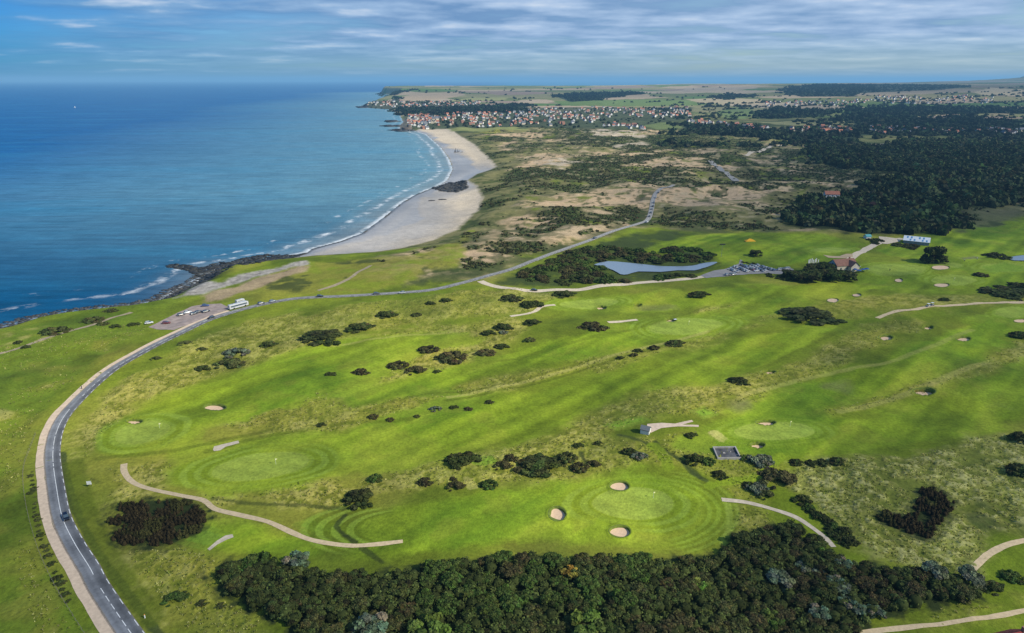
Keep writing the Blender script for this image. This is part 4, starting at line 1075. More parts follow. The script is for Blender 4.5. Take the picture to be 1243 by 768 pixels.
PAL = {'dark': (.060, .076, .018), 'brown': (.080, .072, .024), 'green': (.070, .110, .020), 'silver': (.14, .165, .10), 'lime': (.105, .155, .026), 'yellow': (.24, .19, .03), 'olive': (.085, .095, .026)}
CROWN = {}
for kd, rr, hh, nl, nq, lf in (('dark', 4.2, 5.2, 40, 80, 0.208), ('brown', 4.0, 4.6, 40, 80, 0.192), ('green', 4.3, 5.6, 40, 80, 0.224), ('olive', 4.2, 5.0, 40, 80, 0.208), ('silver', 3.6, 4.6, 22, 95, .24), ('lime', 3.8, 4.2, 22, 95, .27), ('yellow', 3.0, 4.0, 18, 95, .24)):
    CROWN[kd] = [(crown_mesh('crown', rr, hh, nl, nq, lf, PAL[kd], 100 + 7 * k + hash(kd) % 1 + len(kd) * 13), trunk_mesh(rr, hh, k)) for k in range(3)]
TREE_LABEL = {'dark': 'dark olive broadleaf tree packed in the wood along the lower edge', 'brown': 'brownish scrubby tree packed in the wood along the lower edge',
              'green': 'mid green leafy tree packed in the wood along the lower edge', 'olive': 'dull olive green tree packed in the wood along the lower edge'}
def tree(x_, y_, kind, label, group=None, s=1.0, name='broadleaf_tree', sz=None):
    k = RNG.integers(0, 3)
    cm_, tm_ = CROWN[kind][k]
    t = thing(name, label, 'tree', (x_, y_, float(gz([x_], [y_])[0]) - .15), RNG.uniform(0, 6.28), group)
    t.scale = (s, s, s * .70 if sz is None else sz)
    part('trunk', tm_, m_bark, t); part('crown', cm_, m_leaf, t)
    return t

def fill_poly(P, n, dmin, rng, tries=60000):
    P = np.asarray(P); lo = P.min(0); hi = P.max(0)
    cand = rng.uniform(lo, hi, (tries, 2)); ok = poly_sd(cand[:, 0], cand[:, 1], P, 5) > 0
    cand = cand[ok]; out = []
    cell = {}
    for c in cand:
        key = (int(c[0] // dmin), int(c[1] // dmin)); bad = False
        for i in (-1, 0, 1):
            for j in (-1, 0, 1):
                for q in cell.get((key[0] + i, key[1] + j), ()):
                    if (q[0] - c[0]) ** 2 + (q[1] - c[1]) ** 2 < dmin * dmin: bad = True
        if not bad:
            out.append(c); cell.setdefault(key, []).append(c)
            if len(out) >= n: break
    return np.array(out)

# ---- the dark wood along the bottom edge: every tree its own thing
INW = np.array(THICK)
dm = 5.0
for _ in range(8):
    pts = fill_poly(INW, 2000, dm, np.random.default_rng(5))
    if len(pts) <= 285: break
    dm *= 1.06
print('wood trees', len(pts), 'spacing', dm)
tn = fbm(pts[:, 0], pts[:, 1], 26, 2, 301)
for p, q in zip(pts, tn):
    u = RNG.uniform()
    k = 'green' if q > .30 else ('brown' if q < -.55 else ('olive' if u < .35 else 'dark'))
    if RNG.uniform() < .15: k = ('green', 'dark', 'brown', 'olive')[RNG.integers(0, 4)]
    tree(p[0], p[1], k, TREE_LABEL[k], 'trees of the wood along the lower edge', s=dm / 6.6 * RNG.uniform(.8, 1.25))
und = fill_poly(INW, 2600, 2.4, np.random.default_rng(6))
und = und[poly_sd(und[:, 0], und[:, 1], INW, 5) > .5]
g6 = np.random.default_rng(8)
rr_ = g6.uniform(1.2, 2.4, len(und)); zc_ = gz(und[:, 0], und[:, 1])
V, Qd, Cv = leafcloud(np.column_stack([und, zc_ + 1.1]), np.column_stack([rr_, rr_, rr_ * .9]), 44, .22, np.array([(.060, .078, .020)]) * g6.uniform(.6, 1.6, (len(und), 1)), g6)
tag(link('undergrowth', mesh_np('undergrowth', V, Qd, Cv), m_scrub), 'dark leafy undergrowth filling the wood along the lower edge', 'undergrowth', kind='stuff')
# single trees that stand out by colour
ODD = [((945, 712), 'silver', 'silvery willow standing in the dark wood, leftmost of the grey ones', 1.25), ((975, 694), 'silver', 'small silver grey tree at the top of the dark wood', .8), ((990, 697), 'silver', 'small silver tree right beside another near the wood edge', .75),
       ((1021, 690), 'silver', 'grey green tree at the foot of the dark hedge bank', .85), ((1012, 711), 'silver', 'pale silver bush tree in the middle of the right wood', .8), ((1022, 722), 'silver', 'tall silver tree below another silver tree in the right wood', .85),
       ((992, 752), 'silver', 'lowest silver tree in the dark wood', .95), ((1027, 735), 'silver', 'narrow silver tree in the lower right part of the wood', .75), ((1040, 747), 'silver', 'silver tree at the lower right border of the wood', .85), ((1063, 748), 'silver', 'rightmost low silver tree where the wood meets the meadow', .75),
       ((1133, 702), 'silver', 'broad grey willow at the right end of the wood', 1.2), ((1175, 708), 'silver', 'broad pale willow beside the end of the right gravel path', 1.25), ((450, 772), 'silver', 'large grey green willow cut by the bottom edge', 1.45), ((362, 690), 'silver', 'grey willow at the upper left border of the dark wood', 1.2),
       ((691, 700), 'yellow', 'small yellow leaved tree at the upper border of the wood', 1.0), ((521, 775), 'lime', 'bright lime green tree at the bottom edge left of centre', 1.5), ((712, 768), 'lime', 'bright green tree at the bottom edge right of centre', 1.4), ((850, 718), 'lime', 'light green tree inside the right part of the wood', .9), ((938, 760), 'lime', 'yellowish green tree near the bottom of the right wood', 1.0), ((1002, 676), 'lime', 'yellow green bush tree near the end of the concrete path', .8)]
w_ = at([o[0] for o in ODD])
for (px_, kd, lb, s), p in zip(ODD, w_): tree(p[0], p[1], kd, lb, s=s, name='willow_tree' if kd == 'silver' else 'broadleaf_tree')

# ---- single shrubs on the course
def shrub_mesh(seed, base, nl=34, nq=60, leaf=.060, tall=.62):
    g = np.random.default_rng(seed); a = g.uniform(0, 6.28, nl); q = np.sqrt(g.uniform(0, 1, nl)) * .95
    rr = g.uniform(.14, .30, nl) * (1.15 - .5 * q); z = tall * (.60 * (1 - q ** 2) + g.uniform(-.12, .16, nl))
    cen = np.column_stack([q * np.cos(a), q * np.sin(a), np.maximum(z, .05)])
    tint = np.asarray(base)[None] * (1 + .2 * g.normal(size=(nl, 1))) * (1 + .10 * g.normal(size=(nl, 3)))
    V, Q, Cv = leafcloud(cen, np.column_stack([rr, rr, rr * .8]), nq, leaf, np.clip(tint, .006, .6), g)
    return mesh_np('shrub', V, Q, Cv)
SHR = {k: [shrub_mesh(40 + 3 * i + len(k) * 11, PAL[k]) for i in range(4)] for k in ('dark', 'brown', 'green', 'silver', 'olive')}
SHRUBS = [  # px, py, half width px, kind, label, aspect
    (455.5, 581, 9.5, 'green', 'small round green bush above the large dark dome bush', 1), (437, 604, 20, 'dark', 'large dome shaped dark green bush beside the mown swaths', 1), (516, 585, 9.5, 'brown', 'low brownish bush right of the round green bush', 1), (550, 581, 5, 'brown', 'tiny brown bush above another low bush in the rough', 1),
    (554, 590, 11, 'brown', 'flat brown bush left of a straw scar in the rough', 1), (594, 588, 11.5, 'green', 'round dark green bush right of a straw scar in the rough', 1), (561.5, 558, 22, 'dark', 'elongated dark bush leaning over the fairway edge, left of the big clump', .7), (611, 565, 11, 'brown', 'bush touching the left end of the big clump', 1), (620, 556, 9, 'brown', 'small brown bush above the left end of the big clump', 1),
    (655, 563, 30, 'dark', 'biggest dark bush clump in the middle of the rough', .9), (689, 555, 13, 'olive', 'olive bush joined to the upper right of the big clump', 1), (704, 567, 11.5, 'brown', 'round brown bush below right of the big clump', 1), (721, 563.5, 8.5, 'brown', 'small bush at the foot of a dark curving ditch', 1), (702, 541, 7, 'dark', 'small dark bush at the top of a dark curving ditch', 1), (726, 538, 5.5, 'dark', 'tiny dark bush right of the ditch top', 1),
    (764, 548, 9, 'dark', 'dark half of the paired bushes in a mown ring', 1), (776, 553, 9.5, 'silver', 'grey half of the paired bushes in a mown ring', 1), (842, 557, 12, 'dark', 'round near black bush left of the concrete ruin', 1), (860, 560, 9, 'green', 'green bush touching the left side of the concrete ruin', 1), (874, 576, 10, 'dark', 'low dark bush below the concrete ruin', .8), (923, 559, 15, 'silver', 'grey willow bush right of the concrete ruin', 1), (902, 556, 6, 'green', 'small green bush between ruin and grey willow bush', 1), (839, 528, 8, 'dark', 'dark low bush below the forked gravel pad', .8),
    (945, 580, 22, 'brown', 'tall rounded brown bush on the bank right of the ruin', 1), (919, 592, 13, 'silver', 'grey bush left of the tall bank bush', 1), (908, 589, 8, 'dark', 'dark bush at the left foot of the bank', 1), (930, 600, 10, 'olive', 'olive bush below the tall bank bush', 1), (966, 561, 8, 'dark', 'first dark bush of the row along the meadow top', 1), (985, 562, 8, 'dark', 'second dark bush from the left in the meadow top row', 1), (1000, 561, 8, 'olive', 'third olive bush in the meadow top row', 1), (1016, 560, 9, 'dark', 'last dark bush at the right end of the meadow top row', 1),
    (469, 382, 13, 'dark', 'dark bush in dry rough below the coast road', .8), (506, 382, 7, 'olive', 'small olive bush right of a bigger one in dry rough', .8), (522.5, 368, 6.5, 'dark', 'small dark bush just below the coast road bend', .8), (541, 364.5, 8, 'dark', 'dark bush nearest below the road junction', .8),
    (620, 362, 15, 'olive', 'wide low olive bush right of the road junction', .7), (645, 369, 15, 'dark', 'dark tall bush above the little concrete path', 1), (684, 357, 15, 'dark', 'dark bush along the side road below the pond', .6), (719.5, 395, 18, 'brown', 'large rounded brown bush at the left end of a short path', .9), (646, 391, 11, 'dark', 'dark bush below the little concrete path', .8), (611, 397, 12, 'dark', 'dark slanted bush above a grey one', .8), (593, 404, 9, 'dark', 'small dark bush left of the grey one', .8), (611, 403, 6, 'silver', 'little grey bush in a fairway clump', 1),
    (608.5, 420, 9.5, 'dark', 'single dark bush in fairway right of brown clump', .8), (643, 412, 8, 'olive', 'low olive bush alone in the middle fairway', .7), (521, 424, 14, 'brown', 'brown bush at the upper left of the mid clump', .7), (548.6, 433, 20, 'brown', 'widest brown bush of the mid clump', .8), (589, 428, 14, 'brown', 'thin low bush right of the mid clump', .5), (484, 443, 14, 'brown', 'brown bush left of its twin in the fairway', .8), (505, 449.5, 13.5, 'brown', 'right one of the twin brown bushes in the fairway', .8), (437.6, 451, 11, 'brown', 'brown bush with yellow flowers left of the twin bushes', .8), (530.6, 450.5, 5.5, 'dark', 'tiny dark bush right of the twin brown bushes', .8),
    (753, 434.5, 5, 'dark', 'leftmost tiny bush of the little row by the right fairway', 1), (770, 431.5, 5.5, 'brown', 'second small bush of the little row by the right fairway', 1), (774, 425.5, 6, 'dark', 'upper small bush of the little row by the right fairway', 1), (794.6, 422, 7, 'brown', 'brown bush near the right end of the little row', 1), (819, 417, 13, 'dark', 'widest dark bush closing the little row on the right', .7),
    (453, 506, 7, 'brown', 'first brown bush of the line in the straw strip', .9), (473.5, 509, 5.5, 'brown', 'second brown bush of the line in the straw strip', .9), (506, 505, 4.5, 'olive', 'faint little bush in the straw strip', .9), (551, 494, 6, 'dark', 'dark bush in the straw strip right of a grey one', .9), (568, 496, 6, 'brown', 'red brown bush at the right of the straw strip', .9), (594, 487.5, 6, 'olive', 'farthest right bush of the straw strip', .9), (528, 496, 7.5, 'silver', 'grey green bush in the straw strip', .9),
    (985.5, 380, 35, 'dark', 'big flat dark bush right of centre below a bunker', .7), (848, 357, 13.5, 'dark', 'long low dark bush below the clubhouse car park', .6), (897.5, 462.5, 14, 'dark', 'lone flat dark bush in the right fairways', .6), (1222, 352, 26, 'dark', 'large dark bush mass at the right edge below the pale greens', 1), (1243, 346, 16, 'dark', 'dark bush joined to the right edge bush mass', 1.2), (1237, 406.5, 10, 'dark', 'dark bush at the right edge by the lower bunker', .8), (1190, 333.5, 8, 'brown', 'small brown bush between two pale greens', .7), (1146, 364, 6, 'dark', 'small dark bush above the parked golf carts', .8), (1210, 309.5, 13, 'dark', 'long dark bush left of the right hand pond', .7),
    (326.5, 418, 10, 'dark', 'dark bush left of the long dark hedge clump', .8), (392.5, 407, 29, 'dark', 'long dark hedge like bush clump above the first fairway', .8), (437, 397, 17, 'dark', 'bush clump right of the long dark hedge clump', .7), (281, 442, 20, 'olive', 'long low olive bush in the dry rough', .5), (286, 428, 14, 'silver', 'grey green thorn bush in the dry rough', .9), (246, 447, 9, 'dark', 'dark bush left of the long low olive bush', .8), (189.5, 434.5, 6, 'olive', 'small bush right beside the coast road curve', .8), (245, 424, 6, 'olive', 'small bush in yellow rough right of the road', .8), (225, 416, 8, 'olive', 'flat bush nearest below the car park', .6), (401, 454, 7.5, 'dark', 'single dark bush on the first fairway edge', .8), (390, 515.5, 6, 'dark', 'small dark bush in the rough above the long striped green', .9),
    (135, 376.5, 8, 'olive', 'bush on the cliff top left of the car park', .6), (68, 402, 16, 'olive', 'wide low bush beside the coastal footpath', .5), (113, 388.5, 12, 'olive', 'bush cluster where the coastal footpath bends', .6), (162, 393.5, 7, 'dark', 'bush left of the car park entrance', .7), (140, 396, 6, 'dark', 'round bush on the grass below the footpath', .9), (125, 393, 7, 'olive', 'flat bush just under the footpath bend', .6), (22, 415.5, 5, 'dark', 'small bush above the footpath at far left', .8), (32, 421, 5, 'dark', 'small bush below the footpath at far left', .8),
    (1239, 571, 14, 'dark', 'dark bush at the right edge of the meadow', 1), (1240, 533, 11, 'dark', 'dark bush at the right edge above the meadow', 1), (312, 684, 20, 'green', 'low green shrub at the upper left corner of the wood', 1.0), (290, 690, 15, 'green', 'low green shrub forming the left tip of the wood', 1), (215, 725, 14, 'green', 'dark flat shrub in the meadow left of the wood', .6), (268, 735, 6, 'olive', 'small tussock bush in the meadow left of the wood', .8), (245, 732, 6, 'olive', 'tiny tussock bush right of the flat shrub', .8), (1203, 712, 13, 'dark', 'dark shrub right of the pale willow', .7), (1228, 700, 12, 'green', 'green shrub below the right gravel path', .7),
    (108, 583, 0, 'dark', '', 1)]
SHRUBS = [s for s in SHRUBS if s[2] > 0]
sb = at([(s[0], s[1] + s[2] * .18 * s[5]) for s in SHRUBS]); sz_ = gz(sb[:, 0], sb[:, 1])
for s, p, z in zip(SHRUBS, sb, sz_):
    slant = math.sqrt(p[0] ** 2 + p[1] ** 2 + CAMZ ** 2); hw = s[2] / F0 * slant * 1.02
    o = link('shrub', SHR[s[3]][RNG.integers(0, 4)], m_leaf, None, (p[0], p[1], z - .1))
    asp = s[5]
    o.scale = (hw, hw * (.55 + .35 * asp), min(hw * .95 * asp, 5.0) if hw > 1.5 else hw); o.rotation_euler = (0, 0, RNG.uniform(-.4, .4))
    tag(o, s[4], 'bush')
# shrubs around the pond and by the side road
def shrub_patch(px, n, dmin, kinds, label, group, smin, smax, seed):
    pts = fill_poly(at(px), n, dmin, np.random.default_rng(seed)); z = gz(pts[:, 0], pts[:, 1]); g = np.random.default_rng(seed + 1)
    for p, q in zip(pts, z):
        if poly_sd(np.array([p[0]]), np.array([p[1]]), POND, 30)[0] > -2.5: continue
        k = kinds[g.integers(0, len(kinds))]; s = g.uniform(smin, smax)
        o = link('shrub', SHR[k][g.integers(0, 4)], m_leaf, None, (p[0], p[1], q - .2)); o.scale = (s * g.uniform(.9, 1.3), s, s * g.uniform(.7, 1.0)); o.rotation_euler = (0, 0, g.uniform(0, 6.28))
        tag(o, label[k], 'bush', group)
shrub_patch([(630, 333), (660, 320), (700, 302), (742, 297), (770, 305), (850, 303), (868, 310), (860, 316), (800, 319), (745, 315), (720, 320), (735, 329), (750, 337), (762, 339), (835, 333), (842, 337), (780, 342), (690, 348), (640, 342)], 110, 5.2, ['dark', 'green', 'brown'],
            {'dark': 'dark green shrub in the thicket around the pond', 'green': 'mid green shrub in the thicket around the pond', 'brown': 'brownish shrub in the thicket around the pond'}, 'shrubs around the pond', 3.6, 6.4, 20)
shrub_patch([(1010, 632), (990, 618), (975, 604), (966, 606), (985, 626), (1010, 650), (1035, 668), (1042, 660), (1030, 645)], 28, 2.6, ['dark', 'green'],
            {'dark': 'dark shrub in the hedge bank right of the concrete path', 'green': 'green shrub in the hedge bank right of the concrete path'}, 'shrubs of the hedge bank by the concrete path', 2.2, 3.2, 22)
shrub_patch([(1100, 297), (1112, 299), (1110, 303), (1090, 300), (1082, 296)], 8, 5, ['brown', 'olive'], {'brown': 'brown shrub in front of the striped roof shed', 'olive': 'olive shrub in front of the striped roof shed'}, 'shrubs in front of the shed', 3, 4.5, 24)
shrub_patch([(1053, 291), (1070, 290), (1075, 294), (1062, 297)], 5, 5, ['dark'], {'dark': 'dark shrub between the teal hut and the access road'}, 'shrubs by the teal hut', 3, 4.5, 25)
shrub_patch([(40, 560), (32, 575), (34, 610), (44, 655), (62, 700), (78, 735), (90, 730), (62, 670), (50, 620), (44, 575)], 34, 2.6, ['olive', 'dark'], {'olive': 'low olive scrub bush along the wire fence by the road', 'dark': 'low dark scrub bush along the wire fence by the road'}, 'scrub bushes along the wire fence', .7, 1.6, 26)
# trees by the clubhouse
for k, (a, b) in enumerate(((690, 425), (730, 440), (770, 455), (800, 430), (840, 410), (880, 390), (900, 440), (940, 370), (980, 380), (960, 430), (1000, 420), (1040, 440), (1090, 430), (1130, 450), (860, 465), (1010, 455))):
    p = at(zz(840, 260, (a, b + 25)))[0]
    tree(p[0], p[1], ('dark', 'olive', 'dark', 'green')[k % 4], ('dark', 'olive', 'dark', 'mid green')[k % 4] + ' tree in the clump between car park and clubhouse', 'trees between car park and clubhouse', s=RNG.uniform(1.2, 1.7))
p = at([(1132.6, 319)])[0]; tree(p[0], p[1], 'dark', 'dark tree with a pointed crown alone on the grass right of the shed', s=2.1, sz=2.4)
p = at([(1141, 319)])[0]; tree(p[0], p[1], 'dark', 'low dark tree leaning on the right of the pointed tree', s=1.5)
p = at([(1124, 319)])[0]; tree(p[0], p[1], 'dark', 'low dark tree on the left of the pointed tree', s=1.3)
p = at([(917, 311)])[0]; tree(p[0], p[1], 'dark', 'small dark tree on the practice ground above the parked cars', s=1.3)

# ---- gorse thickets (each grows as one tangle)
for (gp, lb, hh), P, sd in zip(GORSE, GORSEW, (31, 33)):
    pts = fill_poly(P, 2500, .95, np.random.default_rng(sd)); g = np.random.default_rng(sd + 1)
    de_ = poly_sd(pts[:, 0], pts[:, 1], P, 5); pts = pts[(de_ > 2.2) | (g.uniform(size=len(pts)) < .25 + .3 * de_)]; pts = pts[fbm(pts[:, 0], pts[:, 1], 5, 2, 73) > -.62]
    rr = g.uniform(.5, .95, len(pts)); h_ = hh * g.uniform(.7, 1.25, len(pts)) * (.55 + .45 * ss(0, 3, poly_sd(pts[:, 0], pts[:, 1], P, 5)))
    tn = fbm(pts[:, 0], pts[:, 1], 8, 2, 71)
    base = np.where((tn > .25)[:, None], np.array([[.064, .062, .018]]), np.array([[.050, .038, .016]])) * g.uniform(.6, 1.5, (len(pts), 1))
    V, Qd, Cv = leafcloud(np.column_stack([pts, gz(pts[:, 0], pts[:, 1]) + .2]), np.column_stack([rr, rr, h_]), 26, .085, base, g, zmin=.0, elong=2.4)
    tag(link('gorse_thicket', mesh_np('gorse_thicket', V, Qd, Cv), m_scrub), lb, 'thicket')

# ---- long grass: tussocks over the near rough
g = np.random.default_rng(51)
cand = np.flatnonzero((rough_like > .35) & (r < 430) & (np.abs(TH.ravel()) < .72))
cand = cand[g.uniform(size=len(cand)) < np.clip(.10 * (r[cand] / 250) ** 1.2, 0, .5) * (1 + 1.2 * MEADOW[cand])]
if len(cand) > 42000: cand = g.choice(cand, 42000, replace=False)
gp = np.column_stack([GX[cand], GY[cand]]) + g.normal(size=(len(cand), 2)) * .25
okm = (line_d(gp[:, 0], gp[:, 1], ROAD, 12) > 9)
for L in (CART, smooth_line(at(PATH_R_PX)), smooth_line(at(PATH_E_PX)), smooth_line(at(PATH_S_PX))): okm &= line_d(gp[:, 0], gp[:, 1], L, 12) > 1.8
gp = gp[okm]; cand = cand[okm]
print('tussocks', len(gp))
cc = np.where((g.uniform(size=len(gp)) < .45)[:, None], np.array([[.52, .49, .17]]), np.array([[.30, .34, .06]])) * g.uniform(.6, 1.35, (len(gp), 1))
V, Qd, Cv = leafcloud(np.column_stack([gp, gz(gp[:, 0], gp[:, 1]) + .1]), np.tile([.42, .42, .26], (len(gp), 1)) * g.uniform(.5, 1.4, (len(gp), 1)), 5, .13, cc, g, zmin=.0, core=False, elong=1.3)
tag(link('long_grass', mesh_np('long_grass', V, Qd, Cv), m_dry), 'tussocks of dry and green long grass in the rough', 'grass', kind='stuff')

# ---- scrub in the dunes, woods, village trees
def blobs(name, pts, rmin, rmax, hk, nq, base, seed, label, cat, var=.45, sink=.2):
    g = np.random.default_rng(seed); rr = g.uniform(rmin, rmax, len(pts)) 
    base = np.asarray(base)[None] * g.uniform(1 - var, 1 + var, (len(pts), 1)) * (1 + .12 * g.normal(size=(len(pts), 3)))
    hh = rr * hk * g.uniform(.7, 1.3, len(pts))
    V, Q, Cv = leafcloud(np.column_stack([pts, gz(pts[:, 0], pts[:, 1]) + hh * .25]), np.column_stack([rr, rr, hh]), nq, rr * .30, np.clip(base, .005, .5), g, zmin=-.1)
    return tag(link(name, mesh_np(name, V, Q, Cv), m_scrub), label, cat, kind='stuff')
dk = ((COLR.sum(1) < .22) & (dun > .6) & (poly_sd(GX, GY, WOOD, 40) < 0) & (r > 480) & (r < 2400) & (TH.ravel() > -.25) & (TH.ravel() < .72))
idx = np.flatnonzero(dk); g = np.random.default_rng(61)
wgt = (r[idx]); idx = g.choice(idx, min(17000, len(idx)), replace=False, p=wgt / wgt.sum())
P_ = np.column_stack([GX[idx], GY[idx]]) + g.normal(size=(len(idx), 2)) * 2
P_ = P_[line_d(P_[:, 0], P_[:, 1], ROAD, 20) > 9]
P_ = P_[poly_sd(P_[:, 0], P_[:, 1], POND, 20) < -4]
blobs('dune_scrub', P_, 0.5, 1.8, .65, 9, (.072, .078, .028), 62, 'dark low scrub covering the dunes', 'scrub')
def loose_fill(P, n, dmin, seed, fringe, tries):
    P = np.asarray(P); c_ = P.mean(0); g = np.random.default_rng(seed)
    lo = P.min(0) - fringe; hi = P.max(0) + fringe
    pts = fill_poly(np.array([(lo[0], lo[1]), (hi[0], lo[1]), (hi[0], hi[1]), (lo[0], hi[1])]), tries, dmin, g, tries)
    sd = poly_sd(pts[:, 0], pts[:, 1], P, fringe * 2)
    f = fbm(pts[:, 0], pts[:, 1], fringe * 2.2, 4, seed)
    return pts[(sd + fringe * 1.1 * f > 0) & (fbm(pts[:, 0], pts[:, 1], fringe * 3.5, 3, seed + 1) > -1.3)][:n]
P_ = loose_fill(WOOD, 7500, 6.5, 63, 42, 70000)
P_ = P_[(np.hypot(P_[:, 0] - at([(1010, 240)])[0][0], P_[:, 1] - at([(1010, 240)])[0][1]) > 22) & (np.abs(np.arctan2(P_[:, 0], P_[:, 1])) < .8)]
blobs('woodland', P_, 3.6, 6.5, 1.15, 20, (.052, .070, .026), 65, 'dark pine and broadleaf wood spreading over the valley at right', 'wood', var=.6)
P_ = np.vstack([fill_poly(at(q), 230, 18, np.random.default_rng(70 + k), 4000) for k, q in enumerate(TOWN_GROUND)])
blobs('village_trees', P_, 3, 6, .8, 14, (.028, .042, .018), 75, 'dark garden trees between the houses of the coastal village', 'trees')
P_ = np.vstack([loose_fill(at(q), 800, 20, 80 + 3 * k, 55, 6000) for k, q in enumerate(DARKFAR)])
P_ = P_[np.abs(np.arctan2(P_[:, 0], P_[:, 1])) < .8]
blobs('distant_woods', P_, 6, 13, .7, 14, (.022, .036, .018), 85, 'dark woods and hedgerows on the far slopes', 'woods')
g = np.random.default_rng(86)
P_ = at(np.column_stack([g.uniform(800, 1330, 7000), g.uniform(116, 178, 7000)])); nn_ = fbm(P_[:, 0] / 1.8, P_[:, 1], 130, 4, 87, .6)
P_ = P_[(nn_ > .05) & (poly_sd(P_[:, 0], P_[:, 1], WOOD, 40) < 5)][:1900]
blobs('valley_scrub', P_, 3.5, 9, .7, 12, (.034, .050, .022), 88, 'dark scrub and copses mottling the valley beyond the wood', 'scrub')
g = np.random.default_rng(88)
P_ = at(np.column_stack([g.uniform(470, 1300, 9000), g.uniform(105, 134, 9000)]))
hx_ = (P_[:, 0] * ca + P_[:, 1] * sa) + 160 * fbm(P_[:, 0], P_[:, 1], 900, 2, 81); hy_ = (-P_[:, 0] * sa + P_[:, 1] * ca) + 200 * fbm(P_[:, 0], P_[:, 1], 1100, 2, 82)
fxh = np.abs((hx_ / 430 + .5) % 1 - .5) * 430; nn_ = fbm(P_[:, 0], P_[:, 1], 500, 3, 89)
ck = np.floor(hx_ / 430).astype(np.int64); fyh = np.abs(((hy_ + 170 * _hash(ck, ck * 0, 4)) / 420 + .5) % 1 - .5) * 420
P_ = P_[((fxh < 9) | (fyh < 12) | (nn_ > .95)) & (nn_ > -.15) & (np.hypot(P_[:, 0], P_[:, 1]) > 2700)][:2200]
blobs('field_hedges', P_, 5, 11, .7, 10, (.026, .040, .020), 90, 'dark hedgerows and copses between the far fields', 'hedges')

# ---- rocks of the reef
m_rock = vcol_mat('wet_rock', rough=.6, var=.3, scale=.5, spec=.4, bump=.5)
def rocks(name, pts, rmin, rmax, base, seed, label, zb=0.0):
    g = np.random.default_rng(seed); N = len(pts); rr = g.uniform(rmin, rmax, N) ** 1.0
    a = np.linspace(0, 2 * math.pi, 7, endpoint=False)
    ring = np.array([[math.cos(q) * math.cos(f), math.sin(q) * math.cos(f), math.sin(f)] for f in (-.6, .2, .8) for q in a])
    V = ring[None] * np.stack([rr * g.uniform(.7, 1.6, N), rr * g.uniform(.6, 1.1, N), rr * g.uniform(.16, .38, N)], 1)[:, None, :] * (1 + .25 * g.normal(size=(N, len(ring), 1)))
    V = V + np.column_stack([pts, np.maximum(gz(pts[:, 0], pts[:, 1]), zb)])[:, None, :]
    q = [(k * 7 + j, k * 7 + (j + 1) % 7, (k + 1) * 7 + (j + 1) % 7, (k + 1) * 7 + j) for k in range(2) for j in range(7)] + [(14, 15, 16, 17), (14, 17, 18, 20), (18, 19, 20, 18)]
    q = np.array(q[:-1] + [(18, 19, 20, 14)][:0]); 
    Q = (np.arange(N)[:, None, None] * 21 + q[None]).reshape(-1, 4)
    Cv = np.repeat(np.asarray(base)[None] * g.uniform(.5, 1.5, (N, 1)), 21, axis=0)
    return tag(link(name, mesh_np(name, V.reshape(-1, 3), Q, Cv), m_rock), label, 'rocks', kind='stuff')
REEF = flat(zz(160, 310, (225, 78), (300, 55), (420, 66), (480, 90), (560, 62), (700, 30), (850, 4), (960, -12), (1250, -6), (1241, 20), (1180, 35), (1000, 95), (860, 122), (720, 148), (600, 178), (500, 198), (470, 140), (400, 108), (300, 92)), .3)
P_ = fill_poly(REEF, 2600, 1.7, np.random.default_rng(91), 40000); nn_ = fbm(P_[:, 0], P_[:, 1], 16, 3, 92)
rocks('reef_rocks', P_[nn_ > -.42], .8, 2.4, (.035, .034, .028), 93, 'black seaweed covered rocks of the reef below the car park', .0)
g = np.random.default_rng(94); sel = np.flatnonzero((D_COAST > -9) & (D_COAST < 9) & (sdB < -25) & (r < 700) & (TH.ravel() < -.2)); sel = g.choice(sel, min(len(sel), 1500), replace=False)
rocks('shore_rocks', np.column_stack([GX[sel], GY[sel]]), .4, 1.6, (.06, .056, .048), 95, 'dark boulders along the water line at left')
P_ = fill_poly(flat(z42080((305, 437), (370, 420), (430, 416), (440, 440), (400, 455), (330, 447)), 1), 300, 2.6, np.random.default_rng(96), 4000)
rocks('beach_reef', P_, 1.5, 4, (.05, .046, .038), 97, 'dark rock spit dividing the sandy beach')
P_ = np.vstack([fill_poly(flat(q, .3), 120, 8, np.random.default_rng(98 + k), 2500) for k, q in enumerate((zz(430, 90, (250, 400), (360, 395), (440, 405), (330, 412)), zz(430, 90, (230, 335), (290, 330), (310, 340), (250, 345)), zz(430, 90, (200, 370), (320, 366), (330, 375), (240, 376)), zz(430, 90, (20, 232), (90, 228), (100, 240), (40, 242))))])
rocks('village_reef', P_, 6, 12, (.05, .05, .05), 99, 'dark rock ledges off the village shore')
